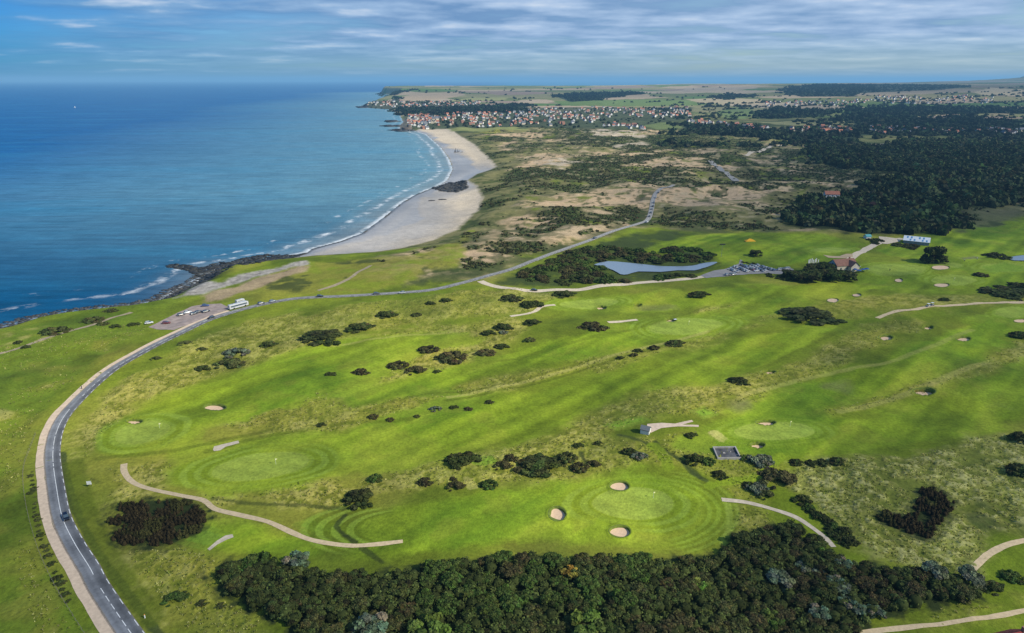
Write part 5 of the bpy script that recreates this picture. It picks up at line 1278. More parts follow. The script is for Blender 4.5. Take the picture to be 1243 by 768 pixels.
# ================================================================== built things
m_sandb = simple('bunker_sand', (.68, .48, .32), .95, .10, 1.5)
m_lip = simple('bunker_lip_turf', (.13, .175, .022), .95, .25, 1.2)
for E, bk in zip(BE, BUNKERS):
    c, u, v = E
    n = 40; ang = np.linspace(0, 2 * math.pi, n, endpoint=False)
    bean = bk[0] == 676; near_b = float(np.hypot(*c)) < 430
    shape = 1 + (.16 * np.cos(2 * ang + .9) if bean else .06 * np.cos(2 * ang + .8)) + .03 * np.sin(3 * ang + bk[0]) - (.38 * np.exp(-((ang - 2.9) / .6) ** 2) if bean else 0)
    def ringpts(k, sh=shape): return np.stack([np.outer(np.cos(ang) * sh * k, u)[:, i] + np.outer(np.sin(ang) * sh * k, v)[:, i] for i in (0, 1)], 1)
    out_ = ringpts(np.maximum(shape * 1.16, 1.2), 1.0)
    zo_abs = gz(c[0] + out_[:, 0], c[1] + out_[:, 1])
    zb = float(zo_abs.mean())
    th = thing('sand_bunker', bk[4], 'bunker', (c[0], c[1], zb))
    zo = zo_abs - zb
    rin = ringpts(1.0); mid = ringpts(.6)
    if near_b:
        zf = np.full(n, float(zo.min()) - .55); zm = zf - .08; zc = float(zm.mean()) - .04; zl = zo + .05
    else:
        ds = 0.12 + .5 * float(ss(430, 900, np.hypot(*c)))
        zf = zo * .8 + ds; zm = zo * .4 + ds; zc = ds
        back = np.clip(np.cos(ang) * u[0] / np.linalg.norm(u) + np.sin(ang) * v[1] / np.linalg.norm(v) * .6, 0, 1)
        zl = zo + ds + .55 * back + .05
    Vs = [(0, 0, zc)] + [(a, b, z) for (a, b), z in zip(mid, zm)] + [(a, b, z + .06) for (a, b), z in zip(rin, zf)]
    fs = [(0, 1 + i, 1 + (i + 1) % n) for i in range(n)] + [(1 + i, 1 + n + i, 1 + n + (i + 1) % n, 1 + (i + 1) % n) for i in range(n)]
    me = bpy.data.meshes.new('sand'); me.from_pydata(Vs, [], fs); me.polygons.foreach_set('use_smooth', [True] * len(fs)); me.update()
    part('sand', me, m_sandb, th)
    Vl = [(a, b, z + .02) for (a, b), z in zip(ringpts(.99), zf)] + [(a, b, z) for (a, b), z in zip(ringpts(1.035), zl)] + [(a, b, z + .03) for (a, b), z in zip(out_, zo)]
    fl = [(i, n + i, n + (i + 1) % n, (i + 1) % n) for i in range(n)] + [(n + i, 2 * n + i, 2 * n + (i + 1) % n, n + (i + 1) % n) for i in range(n)]
    me = bpy.data.meshes.new('grass_lip'); me.from_pydata(Vl, [], fl); me.polygons.foreach_set('use_smooth', [True] * len(fl)); me.update()
    part('grass_lip', me, m_lip, th)

# ---- houses of the villages
m_wwall = simple('white_render', (.72, .70, .66), .85, .08, .5); m_cwall = simple('cream_render', (.60, .52, .40), .85, .1, .5); m_brick = simple('brick_wall', (.36, .18, .12), .9, .15, .8)
m_rred = simple('red_tiles', (.40, .16, .10), .85, .2, .6); m_rslate = simple('slate', (.13, .14, .165), .7, .18, .6); m_rbrown = simple('brown_tiles', (.24, .12, .085), .85, .2, .6)
m_glass = simple('window_glass', (.06, .09, .12), .12, .1, 1, spec=.6); m_dark = simple('dark_trim', (.03, .03, .035), .6, .1, 2)
def house_meshes(L, D, hw, hr, chim=True, ov=.4):
    w = MB(); w.add([(-L/2, -D/2, -3), (L/2, -D/2, -3), (L/2, D/2, -3), (-L/2, D/2, -3), (-L/2, -D/2, hw), (L/2, -D/2, hw), (L/2, D/2, hw), (-L/2, D/2, hw), (-L/2, 0, hr - .15), (L/2, 0, hr - .15)],
          [(0, 1, 5, 4), (2, 3, 7, 6), (1, 2, 6, 9, 5), (3, 0, 4, 8, 7)])
    k = ov * (hr - hw) / (D / 2)
    r = MB(); x0 = L / 2 + ov; y0 = D / 2 + ov; t = .22
    r.add([(-x0, -y0, hw - k), (x0, -y0, hw - k), (x0, 0, hr), (-x0, 0, hr), (x0, y0, hw - k), (-x0, y0, hw - k)], [(0, 1, 2, 3), (3, 2, 4, 5)])
    r.add([(-x0, -y0, hw - k - t), (x0, -y0, hw - k - t), (x0, 0, hr - t), (-x0, 0, hr - t), (x0, y0, hw - k - t), (-x0, y0, hw - k - t)], [(3, 2, 1, 0), (5, 4, 2, 3)])
    r.add([(-x0, -y0, hw - k - t), (x0, -y0, hw - k - t), (x0, -y0, hw - k), (-x0, -y0, hw - k)], [(0, 1, 2, 3)])
    g = MB(); 
    for s in (-1, 1):
        for i in range(3):
            cx = (-.3 + .3 * i) * L
            g.box(cx - .6, cx + .6, s * D / 2 - .05, s * D / 2 + .05, .9, 2.3)
        g.box(s * L / 2 - .05, s * L / 2 + .05, -.6, .6, hw - .4, hw + .9)
    c = MB(); c.box(L * .3 - .45, L * .3 + .45, -.4, .4, hr - 1.2, hr + 1.0)
    return w.mesh('wall'), r.mesh('roof'), g.mesh('window'), c.mesh('chimney')
HTYPES = [('white walled house with orange red tiled roof', m_wwall, m_rred, 9, 8, 4.2, 8.4), ('white walled house with dark slate roof', m_wwall, m_rslate, 10, 8, 4.6, 8.8), ('cream house with orange red tiled roof', m_cwall, m_rred, 12, 8.5, 4, 8.2),
          ('brick house with brown tiled roof', m_brick, m_rbrown, 9, 8, 4.4, 8.8), ('cream house with slate roof', m_cwall, m_rslate, 11, 8, 5, 9.4), ('white terrace house with brown roof', m_wwall, m_rbrown, 14, 8, 4.8, 8.8)]
HPROTO = []
for lb, wm_, rm_, L, D, hw, hr in HTYPES:
    a, b, g_, c_ = house_meshes(L, D, hw, hr)
    for me, mt in ((a, wm_), (b, rm_), (g_, m_glass), (c_, m_brick)): me.materials.append(mt)
    HPROTO.append((lb, a, b, g_, c_))
TOWNS = [  # polygon, count, place, weights, spacing
    (zz(430, 90, (385, 300), (480, 285), (600, 300), (610, 375), (480, 395), (395, 398), (380, 350)), 62, 'at the village seafront', (5, 3, 4, 2, 2, 3), 13),
    (zz(430, 90, (600, 295), (760, 275), (1000, 275), (1241, 270), (1241, 378), (900, 380), (620, 370)), 66, 'in the left half of the village', (5, 3, 3, 2, 2, 3), 17),
    (zz(630, 90, (0, 270), (200, 245), (640, 232), (720, 280), (560, 340), (520, 375), (300, 372), (0, 375)), 74, 'in the village centre', (5, 3, 3, 3, 2, 3), 17),
    (zz(630, 90, (640, 240), (900, 245), (1241, 235), (1241, 300), (1000, 318), (780, 300)), 46, 'in the right half of the village', (4, 3, 3, 2, 2, 4), 18),
    (zz(630, 90, (590, 370), (720, 350), (900, 370), (900, 400), (740, 395)), 10, 'by the meadow below the village', (4, 4, 1, 1, 2, 3), 16),
    (zz(430, 90, (80, 215), (180, 205), (330, 190), (420, 200), (900, 195), (900, 235), (500, 245), (300, 245), (100, 235)), 78, 'on the far headland', (3, 4, 2, 3, 3, 3), 22),
    (zz(830, 90, (20, 335), (200, 340), (420, 365), (600, 385), (620, 408), (430, 400), (200, 375), (40, 360)), 34, 'in the valley row right of the village', (4, 3, 3, 3, 2, 2), 15),
    (zz(830, 90, (750, 385), (1050, 380), (1200, 400), (1200, 425), (980, 412), (760, 412)), 26, 'in the reddish valley row', (4, 1, 4, 4, 1, 2), 15),
    (zz(1033, 90, (100, 385), (380, 385), (560, 395), (880, 395), (1241, 405), (1241, 435), (800, 425), (500, 425), (150, 428)), 38, 'in the shaded row at far right', (3, 4, 2, 2, 3, 3), 18),
    (zz(830, 90, (560, 205), (760, 195), (1000, 190), (1241, 190), (1241, 232), (900, 228), (600, 228)), 34, 'on the lower far hillside', (2, 5, 2, 2, 3, 3), 26),
    (zz(1033, 90, (0, 190), (220, 155), (500, 165), (560, 180), (800, 150), (1030, 155), (1030, 215), (700, 210), (300, 215), (0, 220)), 60, 'on the far right hillside', (3, 6, 2, 1, 3, 3), 26)]
allh = []
for k, (P, n, place, wts, dm_) in enumerate(TOWNS):
    pts = fill_poly(at(P), n * 5, dm_ * .68, np.random.default_rng(200 + k), 6000)
    g = np.random.default_rng(230 + k)
    n = int(n * 1.75)
    if len(pts) > n: pts = pts[g.choice(len(pts), n, replace=False)]
    w_ = np.array(wts, float); w_ /= w_.sum()
    for p_ in pts: allh.append((float(np.hypot(*p_)), p_, int(g.choice(6, p=w_)), place, float(g.choice([0, 1.57]) + .35 + g.normal() * .25), float(g.uniform(.8, 1.12))))
allh.sort(key=lambda q: q[0])
print('houses', len(allh))
for hd, p_, ty, place, rz, sc in allh[:298]:
    lb, a, b, g_, c_ = HPROTO[ty]
    t = thing('house', lb + ' ' + place, 'house', (p_[0], p_[1], float(gz([p_[0]], [p_[1]])[0])), rz, 'houses ' + place)
    t.scale = (sc, sc, sc)
    part('wall', a, None, t); rf = part('roof', b, None, t)
rest = allh[298:]
if rest:
    bmv = {0: MB(), 1: MB()}; mm_ = MB()
    mats_ = [m_wwall, m_cwall, m_rred, m_rslate, m_rbrown]
    for hd, p_, ty, place, rz, sc in rest:
        z0 = float(gz([p_[0]], [p_[1]])[0]); ca_, sa_ = math.cos(rz), math.sin(rz)
        for me, mi in ((HPROTO[ty][1], 0 if ty in (0, 1, 5) else 1), (HPROTO[ty][2], (2, 3, 2, 4, 3, 4)[ty])):
            mm_.mi = mi
            vs = [((v.co.x * ca_ - v.co.y * sa_) * sc + p_[0], (v.co.x * sa_ + v.co.y * ca_) * sc + p_[1], v.co.z * sc + z0) for v in me.vertices]
            mm_.add(vs, [tuple(f.vertices) for f in me.polygons])
    tag(link('distant_houses', mm_.mesh('distant_houses'), mats_), 'pale specks of farther houses scattered on the hillside and headland', 'houses', kind='stuff')

def big_house(name, label, px, L, D, hw, hr, wall, roof, rz, dorm=0):
    a, b, g_, c_ = house_meshes(L, D, hw, hr)
    p_ = at([px])[0]
    t = thing(name, label, 'building', (p_[0], p_[1], float(gz([p_[0]], [p_[1]])[0])), rz)
    part('wall', a, wall, t); r_ = part('roof', b, roof, t); part('window', g_, m_glass, t); part('chimney', c_, m_brick, r_)
    return t
th = big_house('clubhouse', 'brown roofed white clubhouse at the end of the tree clump', (1022, 326), 17, 10, 4.0, 7.6, m_cwall, m_rbrown, .25)
# a gabled wing across its front
a, b, g_, c_ = house_meshes(7, 7, 3.8, 6.9)
for me, mt, nm in ((a, m_cwall, 'wing_wall'), (b, m_rbrown, 'wing_roof')):
    o = part(nm, me, mt, th, (4, -5, 0)); o.rotation_euler = (0, 0, math.pi / 2)
big_house('cottage', 'white cottage with red roof alone at the edge of the dark wood', (1009, 238.5), 16, 8, 3.6, 6.8, m_wwall, m_rred, -.1)
big_house('house', 'house with dark red roof cut by the lower right corner', (1222, 800), 9, 8, 4.2, 8.0, m_brick, simple('dark_red_tiles', (.26, .045, .035), .8, .25, 1), .25)
p_ = at([(960 + 23, 159)])[0]
# shed with striped roof
m_rwhite = simple('white_sheet_roof', (.66, .70, .72), .5, .08, .4); m_rblue = simple('blue_roof_sheet', (.06, .22, .42), .4, .12, .5); m_teal = simple('teal_sheet', (.10, .36, .38), .6, .1, .6)
p_ = at([(1112, 295)])[0]
th = thing('shed', 'long shed with white and blue striped roof beside the access road', 'shed', (p_[0], p_[1], float(gz([p_[0]], [p_[1]])[0])), -.55)
w = MB().box(-9.5, 9.5, -6, 6, -1, 2.6); part('wall', w.mesh('wall'), simple('shed_wall', (.25, .27, .27), .8, .1, .5), th)
r_ = MB().add([(-10, -6.6, 2.55), (10, -6.6, 2.55), (10, 6.6, 4.3), (-10, 6.6, 4.3), (-10, -6.6, 2.8), (10, -6.6, 2.8), (10, 6.6, 4.55), (-10, 6.6, 4.55)], [(3, 2, 1, 0), (4, 5, 6, 7), (0, 1, 5, 4), (1, 2, 6, 5), (2, 3, 7, 6), (3, 0, 4, 7)])
rf = part('roof', r_.mesh('roof'), m_rwhite, th)
for i in range(6):
    for (y0, y1) in ((-5.6, -1.0), (0.2, 5.4)):
        xx = -8.2 + i * 3.0 + (.6 if y0 > 0 else 0)
        if (i + (y0 > 0)) % 3 == 0: continue
        f = lambda yy: 2.8 + (yy + 6.6) / 13.2 * 1.75 + .03
        part('skylight', MB().add([(xx, y0, f(y0)), (xx + 1.3, y0, f(y0)), (xx + 1.3, y1, f(y1)), (xx, y1, f(y1))], [(0, 1, 2, 3)]).mesh('skylight'), m_rblue, rf)
# teal hut
p_ = at([(1052.5, 289)])[0]
th = thing('hut', 'small hut with pale teal roof left of the access road', 'hut', (p_[0], p_[1], float(gz([p_[0]], [p_[1]])[0])), .2)
a, b, g_, c_ = house_meshes(4.6, 4, 2.3, 3.6); part('wall', a, m_wwall, th); part('roof', b, m_teal, th)
# golf hut at the forked pad
p_ = at([(783.5, 525)])[0]
th = thing('hut', 'white starter hut with grey roof at the tip of the forked gravel pad', 'hut', (p_[0], p_[1], float(gz([p_[0]], [p_[1]])[0])), -.45)
a, b, g_, c_ = house_meshes(3.4, 3.0, 2.0, 3.1, ov=.18); part('wall', a, m_wwall, th); part('roof', b, simple('grey_felt_roof', (.13, .145, .16), .8, .12, 1), th)
part('door', MB().box(1.69, 1.74, -.45, .45, .05, 1.9).mesh('door'), simple('pale_door', (.55, .55, .52), .6, .05, 1), th)
# concrete ruin
P = at(zz(820, 480, (265, 380), (430, 376), (470, 462), (300, 460))); cc_ = P.mean(0); zr = float(gz([cc_[0]], [cc_[1]])[0]) + .5
th = thing('bunker_ruin', 'roofless concrete bunker ruin with dark slab floor near the end green', 'ruin', (cc_[0], cc_[1], zr))
Lp = P - cc_
fl_ = MB().add([(a, b, -.25) for a, b in Lp * .93], [(3, 2, 1, 0) if False else (0, 1, 2, 3)])
m_slab = simple('stained_concrete_floor', (.085, .085, .095), .8, .6, .35)
me = fl_.mesh('floor_slab'); 
if me.polygons[0].normal.z < 0: me.flip_normals()
part('floor_slab', me, m_slab, th)
m_cw = simple('weathered_concrete', (.34, .32, .30), .9, .25, .6)
for i in range(4):
    p0 = Lp[i]; p1 = Lp[(i + 1) % 4]; i0_ = p0 * .90; i1_ = p1 * .90
    vs = [(p0[0], p0[1], -1.6), (p1[0], p1[1], -1.6), (i1_[0], i1_[1], -1.6), (i0_[0], i0_[1], -1.6), (p0[0], p0[1], .35), (p1[0], p1[1], .35), (i1_[0], i1_[1], .35), (i0_[0], i0_[1], .35)]
    part('wall', MB().add(vs, [(4, 5, 6, 7), (7, 6, 5, 4)][:1] + [(0, 1, 5, 4), (2, 3, 7, 6), (1, 2, 6, 5), (3, 0, 4, 7)]).mesh('wall'), m_cw, th)
for (a, b, s) in ((.25, -.1, .5), (-.3, .25, .35), (.1, .3, .3)):
    c = Lp[0] * a + Lp[1] * b + Lp[2] * (.2 - a * .3); part('rubble', MB().box(c[0] - s, c[0] + s, c[1] - s * .6, c[1] + s * .6, -.25, .05, .1, .1).mesh('rubble'), m_cw, th)
# fort at the village point
p_ = flat([(494, 157.2)], 1)[0]
th = thing('stone_fort', 'squat dark stone fort on the rocks at the tip of the village', 'fort', (p_[0], p_[1], 0))
m_stone = simple('dark_stone', (.15, .125, .10), .9, .25, .3)
b = MB(); b.tube((0, 0, -2), (0, 0, 8), 17, 24, 15.5); part('bastion', b.mesh('bastion'), m_stone, th)
b = MB(); b.tube((6, 2, 8), (6, 2, 15), 6, 16, 5.6); tw = part('tower', b.mesh('tower'), m_stone, th)
b = MB(); b.tube((6, 2, 15), (6, 2, 18), 6.2, 16, .3); part('roof', b.mesh('roof'), m_rslate, tw)
# church tower in the village
p_ = at([(745, 139)])[0]

# ---- vehicles
m_paint = None
def paint_mat():
    m, nt, bs = nmat('car_paint'); oi = node(nt, 'ShaderNodeObjectInfo')
    f = maprange(nt, noise_n(nt, 1.5), .3, .7, .9, 1.08); v = node(nt, 'ShaderNodeVectorMath', operation='SCALE'); nt.links.new(oi.outputs['Color'], v.inputs[0]); nt.links.new(f, v.inputs['Scale'])
    nt.links.new(v.outputs[0], bs.inputs['Base Color']); bs.inputs['Roughness'].default_value = .25; bs.inputs['Coat Weight'].default_value = .4; return m
m_paint = paint_mat()
m_tyre = simple('tyre_rubber', (.02, .02, .02), .9, .1, 4); m_rim = simple('rim_metal', (.45, .46, .47), .35, .05, 4, metal=.8)
m_lamp = simple('headlight_glass', (.75, .76, .72), .15, .05, 3, spec=.6); m_tail = simple('tail_light_red', (.45, .02, .02), .25, .1, 3)
def loft(sections, name, cap=True):
    """sections: list of (x, half width, [z of bottom, belt, top], tumblehome) -> smooth car-like shell"""
    V = []; n = None
    for x_, prof in sections:
        n = len(prof); V += [(x_, y_, z_) for y_, z_ in prof]
    F = []
    for i in range(len(sections) - 1):
        for j in range(n - 1): F.append((i * n + j, i * n + j + 1, (i + 1) * n + j + 1, (i + 1) * n + j))
    F.append(tuple(range(n - 1, -1, -1))); F.append(tuple((len(sections) - 1) * n + j for j in range(n)))
    b = MB(); b.add(V, F); me = b.mesh(name)
    bm = bmesh.new(); bm.from_mesh(me); bmesh.ops.recalc_face_normals(bm, faces=bm.faces[:]); bm.to_mesh(me); bm.free()
    return me
def prof(w, zb, zm, zt, tw): return [(-w * .9, zb), (-w, zb + .12), (-w, zm), (-tw, zt), (tw, zt), (w, zm), (w, zb + .12), (w * .9, zb)]
CAR_BODY = loft([(-2.12, prof(.70, .38, .62, .80, .60)), (-2.0, prof(.84, .26, .66, .93, .70)), (-1.3, prof(.89, .22, .70, .98, .76)), (.75, prof(.89, .22, .70, .96, .76)), (1.1, prof(.89, .22, .68, .92, .74)), (1.9, prof(.85, .24, .62, .80, .66)), (2.15, prof(.72, .34, .56, .66, .52))], 'body')
CAR_CABIN = loft([(-1.95, [(-.70, .93), (-.66, .95), (.66, .95), (.70, .93)]), (-1.62, [(-.74, .95), (-.58, 1.42), (.58, 1.42), (.74, .95)]), (.25, [(-.76, .96), (-.58, 1.44), (.58, 1.44), (.76, .96)]), (1.12, [(-.72, .93), (-.66, .95), (.66, .95), (.72, .93)])], 'window')
CAR_ROOF = MB().box(-1.55, .22, -.57, .57, 1.425, 1.475, .06, .04).mesh('roof')
def wheel_meshes(r_=.32, w_=.2):
    t = MB(); t.tube((0, -w_ / 2, 0), (0, w_ / 2, 0), r_, 16); q = MB(); q.tube((0, -w_ / 2 - .01, 0), (0, w_ / 2 + .01, 0), r_ * .6, 12)
    return t.mesh('wheel'), q.mesh('rim')
WH = wheel_meshes()
def car(label, px, rz, colr, group=None, scale=1.0, detail=True, van=False):
    p_ = at([px])[0]; dd = float(np.hypot(*p_)); lift = .11 * (1 + float(ss(400, 1200, dd)) * 6)
    t = thing('van' if van else 'car', label, 'van' if van else 'car', (p_[0], p_[1], float(gz([p_[0]], [p_[1]])[0]) + lift), rz, group)
    b = part('body', CAR_BODY, m_paint, t); b.color = colr + (1,)
    part('window', CAR_CABIN, m_glass, t); r_ = part('roof', CAR_ROOF, m_paint, t); r_.color = colr + (1,)
    for sx in (-1.32, 1.32):
        for sy in (-.80, .80):
            w_ = part('wheel', WH[0], m_tyre, t, (sx, sy, .32))
            if detail: part('rim', WH[1], m_rim, w_)
    for sy in (-.55, .55):
        part('headlight', HL, m_lamp, t, (2.0, sy, .62)); part('tail_light', HL, m_tail, t, (-2.05, sy, .74))
    if van: t.scale = (1.2, 1.1, 1.45)
    else: t.scale = (scale,) * 3
    return t
HL = MB().box(-.1, .1, -.18, .18, -.07, .07, .03, .03).mesh('headlight')
def road_dir(px):
    p_ = at([px])[0]; i = int(np.argmin(((ROAD - p_) ** 2).sum(1))); i = min(max(i, 2), len(ROAD) - 3); d_ = ROAD[i + 2] - ROAD[i - 2]; return math.atan2(d_[1], d_[0])
car('black car driving on the coast road in the lower left', (80.5, 629), road_dir((80, 629)) + math.pi, (.012, .014, .02))
car('dark car on the road just right of the car park', (256.5, 388), road_dir((257, 387)) + math.pi, (.03, .03, .035))
car('dark car on the road nearest in front of the coach', (317, 368.5), road_dir((318, 368)), (.03, .035, .05))
car('grey blue car on the road, second in front of the coach', (331, 366.5), road_dir((331, 366)), (.14, .17, .22))
car('black car alone on the road bend above the dry rough', (388.5, 360), road_dir((388, 360)), (.02, .02, .025))
car('dark grey car on the straight road above the yellow rough', (457, 357.7), road_dir((457, 357)), (.07, .07, .08))
car('silver car on the straight road just before the junction', (488, 355.5), road_dir((488, 355)) + math.pi, (.45, .46, .48))
car('black car on the side road near the junction', (648.5, 353), -.2, (.015, .015, .02))
car('dark car far along the road rising into the dunes', (722, 290), road_dir((722, 290)), (.08, .09, .12))
PARKED = [((220, 382.8), .75, (.02, .022, .03), 'black car parked at the left of the seaside car park row'), ((228, 380.0), .75, (.55, .56, .57), 'silver car parked second in the seaside car park row'), ((236, 381.5), .85, (.025, .03, .045), 'dark blue car parked in the middle of the seaside car park'), ((241, 379.5), .85, (.02, .02, .025), 'black car parked right beside the dark blue one'), ((250.5, 379.0), .8, (.018, .02, .024), 'black car parked at the right of the seaside car park row'),
      ((249.5, 371.8), .15, (.05, .08, .20), 'blue car parked at the seaward edge of the car park'), ((202, 392.8), .1, (.16, .03, .03), 'dark red car parked alone at the near left of the car park'), ((181, 392.8), .5, (.60, .60, .60), 'white car parked in the far left corner of the car park')]
for px_, rz, c_, lb in PARKED: car(lb, px_, rz, c_, van=False, scale=1.05)
QC = [((783.5, 270), (.55, .55, .56)), ((786.5, 263.5), (.05, .05, .06)), ((788.5, 259), (.06, .08, .12)), ((789.8, 255), (.40, .41, .42)), ((791, 250.5), (.03, .03, .04)), ((792.2, 246), (.10, .12, .16)), ((794.5, 240), (.5, .5, .5)), ((797.5, 235), (.05, .05, .05))]
for px_, c_ in QC: car(('pale car' if c_[0] > .3 else 'dark car') + ' parked along the steep bend of the dune road', (px_[0] + 1.6, px_[1]), road_dir(px_), c_, 'cars parked along the dune road bend', detail=False, scale=1.15)
# clubhouse car park
cols = [(.42, .42, .43), (.52, .53, .54), (.03, .03, .035), (.06, .09, .20), (.30, .31, .33), (.02, .02, .025), (.20, .04, .03), (.60, .60, .58), (.09, .15, .26)]
cn = ['silver', 'white', 'black', 'blue', 'grey', 'black', 'dark red', 'white', 'steel blue']
gk = np.random.default_rng(44)
for (x0, y0, x1, y1, n) in ((262, 390, 335, 416, 4), (300, 374, 405, 412, 6), (350, 362, 470, 410, 7), (410, 366, 530, 412, 7), (455, 366, 600, 404, 8), (622, 398, 692, 390, 6), (240, 434, 310, 432, 3)):
    for k in range(n):
        a = (k + .5) / n; ci = int(gk.choice(9, p=[.14, .14, .2, .12, .14, .12, .05, .05, .04]))
        px_ = (840 + (x0 + (x1 - x0) * a) / 5.91, 260 + (y0 + (y1 - y0) * a) / 5.91 + .6)
        car('%s car parked in the clubhouse car park below the practice ground' % cn[ci], px_, .55 + gk.normal() * .06 + (math.pi if gk.uniform() < .5 else 0), cols[ci], 'cars in the clubhouse car park', detail=False, scale=1.05)
# hedge beside that car park
shrub_patch(zz(840, 260, (355, 336), (480, 358), (610, 398), (612, 408), (480, 372), (352, 346)), 34, 2.4, ['dark'], {'dark': 'dark shrub in the clipped hedge between car park and practice ground'}, 'hedge shrubs behind the clubhouse car park', 1.5, 2.2, 28)
shrub_patch(zz(840, 260, (540, 425), (660, 450), (720, 470), (700, 482), (600, 462), (530, 440)), 12, 4, ['dark'], {'dark': 'dark shrub on the bank below the clubhouse car park'}, 'bank shrubs below the clubhouse car park', 2, 3.4, 29)

def bus(label, px, rz, L, W_, Hh, name):
    p_ = at([px])[0]
    t = thing(name, label, 'coach' if L > 8 else 'camper', (p_[0], p_[1], float(gz([p_[0]], [p_[1]])[0]) + .1), rz)
    h = W_ / 2
    me = loft([(-L / 2, [(-h * .95, .4), (-h * .97, 1.2), (-h * .93, Hh - .25), (-h * .75, Hh - .05), (h * .75, Hh - .05), (h * .93, Hh - .25), (h * .97, 1.2), (h * .95, .4)])] + [(x_, [(-h, .35), (-h, 1.2), (-h * .97, Hh - .2), (-h * .8, Hh), (h * .8, Hh), (h * .97, Hh - .2), (h, 1.2), (h, .35)]) for x_ in (-L / 2 + .3, L / 2 - .7)] + [(L / 2, [(-h * .9, .4), (-h * .93, 1.2), (-h * .85, Hh - .5), (-h * .7, Hh - .3), (h * .7, Hh - .3), (h * .85, Hh - .5), (h * .93, 1.2), (h * .9, .4)])], 'body')
    o = part('body', me, m_paint, t); o.color = (.50, .51, .52, 1)
    for s in (-1, 1): part('side_window', MB().box(-L / 2 + .7, L / 2 - 1.0, s * h - .02, s * h + .02, 1.35, Hh - .7).mesh('side_window'), m_glass, t)
    part('windscreen', MB().add([(L / 2 + .02, -h * .85, 1.1), (L / 2 + .02, h * .85, 1.1), (L / 2 + .02 - .02, h * .78, Hh - .55), (L / 2, -h * .78, Hh - .55)], [(0, 1, 2, 3)]).mesh('windscreen'), m_glass, t)
    for sx in (-L * .28, L * .32):
        for sy in (-h + .12, h - .12): part('wheel', WH[0], m_tyre, t, (sx, sy, .5)).scale = (1.5, 1.5, 1.5)
    for k in (-.25, .15): part('roof_hatch', MB().box(L * k - .5, L * k + .5, -.45, .45, Hh - .02, Hh + .12, .08, .08).mesh('roof_hatch'), simple('grey_hatch', (.4, .41, .42), .5, .05, 1), t)
    return t
bus('long white coach parked at the right end of the seaside car park', (289.5, 372.5), road_dir((289, 376)), 12.5, 2.4, 2.9, 'coach')
bus('white camper standing behind the long coach', (291.5, 367.3), road_dir((291, 372)) + .1, 5.5, 2.0, 2.3, 'camper_van')

# golf carts
m_cream = simple('cart_body', (.62, .61, .56), .5, .08, 2)
def golf_cart(label, px, rz, colr=(.6, .6, .57), roof=True, name='golf_cart', cat='golf cart'):
    p_ = at([px])[0]
    t = thing(name, label, cat, (p_[0], p_[1], float(gz([p_[0]], [p_[1]])[0]) + .12), rz)
    o = part('body', MB().box(-1.2, 1.25, -.6, .6, .3, .75, .1, .06).mesh('body'), m_paint, t); o.color = colr + (1,)
    part('seat', MB().box(-.5, .05, -.55, .55, .75, .95).box(-.6, -.45, -.55, .55, .95, 1.3).mesh('seat'), m_dark, t)
    if roof:
        part('roof', MB().box(-.95, .95, -.65, .65, 1.85, 1.93, .08, .08).mesh('roof'), m_rwhite, t)
        for sx, sy in ((-.8, -.55), (-.8, .55), (.75, -.55), (.75, .55)): part('roof_post', MB().tube((sx, sy, .7), (sx * .98, sy, 1.86), .03, 6).mesh('roof_post'), m_dark, t)
    for sx in (-.85, .85):
        for sy in (-.55, .55): part('wheel', WH[0], m_tyre, t, (sx, sy, .26)).scale = (.8, .8, .8)
    return t
golf_cart('white roofed golf cart on the gravel track, left one of the pair', (1126.5, 372.2), .3)
golf_cart('white roofed golf cart on the gravel track, right one of the pair', (1131, 371.2), .25, (.25, .26, .28))
golf_cart('small dark mower beside the bunker of the far central green', (819.5, 388.2), .4, (.06, .07, .12), True, 'mower', 'mower')
golf_cart('small red maintenance cart by the side road below the pond', (687, 358.6), .2, (.35, .05, .03), False, 'maintenance_cart', 'cart')
# flags
m_flag = simple('flag_cloth', (.85, .80, .45), .8, .08, 3)
FL = [((194, 520), 'flagstick on the first green beside the road', (0,)), ((335, 563.5), 'flagstick on the long striped green above the gravel path', (0,)), ((793, 604.5), 'flagstick on the round green above the dark wood', (0,)), ((959, 517.5), 'flagstick on the green above the concrete ruin', (0,)), ((836, 394), 'flagstick on the far green with the mower', (0,)), ((1158, 341), 'flagstick on the pale green at right', (0,))]
for px_, lb, _ in FL:
    p_ = at([px_])[0]; t = thing('flagstick', lb, 'golf flag', (p_[0], p_[1], float(gz([p_[0]], [p_[1]])[0])), .3)
    part('pole', MB().tube((0, 0, -.1), (0, 0, 2.4), .035, 6).mesh('pole'), m_white, t)
    part('flag', MB().add([(.02, 0, 2.38), (.62, .05, 2.3), (.60, .12, 1.95), (.02, 0, 1.85)], [(0, 1, 2, 3)]).mesh('flag'), m_flag, t)
# signboard and posts by the road
p_ = at([(108.8, 590)])[0]; t = thing('signboard', 'white square signboard in the grass right of the road', 'sign', (p_[0], p_[1], float(gz([p_[0]], [p_[1]])[0])), .15)
part('board', MB().box(-.75, .75, -.04, .04, .9, 2.2).mesh('board'), m_white, t)
for s in (-.6, .6): part('post', MB().tube((s, .06, -.2), (s, .06, 2.2), .05, 6).mesh('post'), m_dark, t)
p_ = at([(176, 750)])[0]; t = thing('marker_post', 'white marker post with orange cap beside the road at bottom left', 'post', (p_[0], p_[1], float(gz([p_[0]], [p_[1]])[0])))
part('post', MB().tube((0, 0, -.1), (0, 0, 1.0), .16, 8, .14).mesh('post'), m_white, t); part('cap', MB().tube((0, 0, 1.0), (0, 0, 1.18), .17, 8, .1).mesh('cap'), simple('orange_cap', (.7, .3, .05), .6, .1, 4), t)
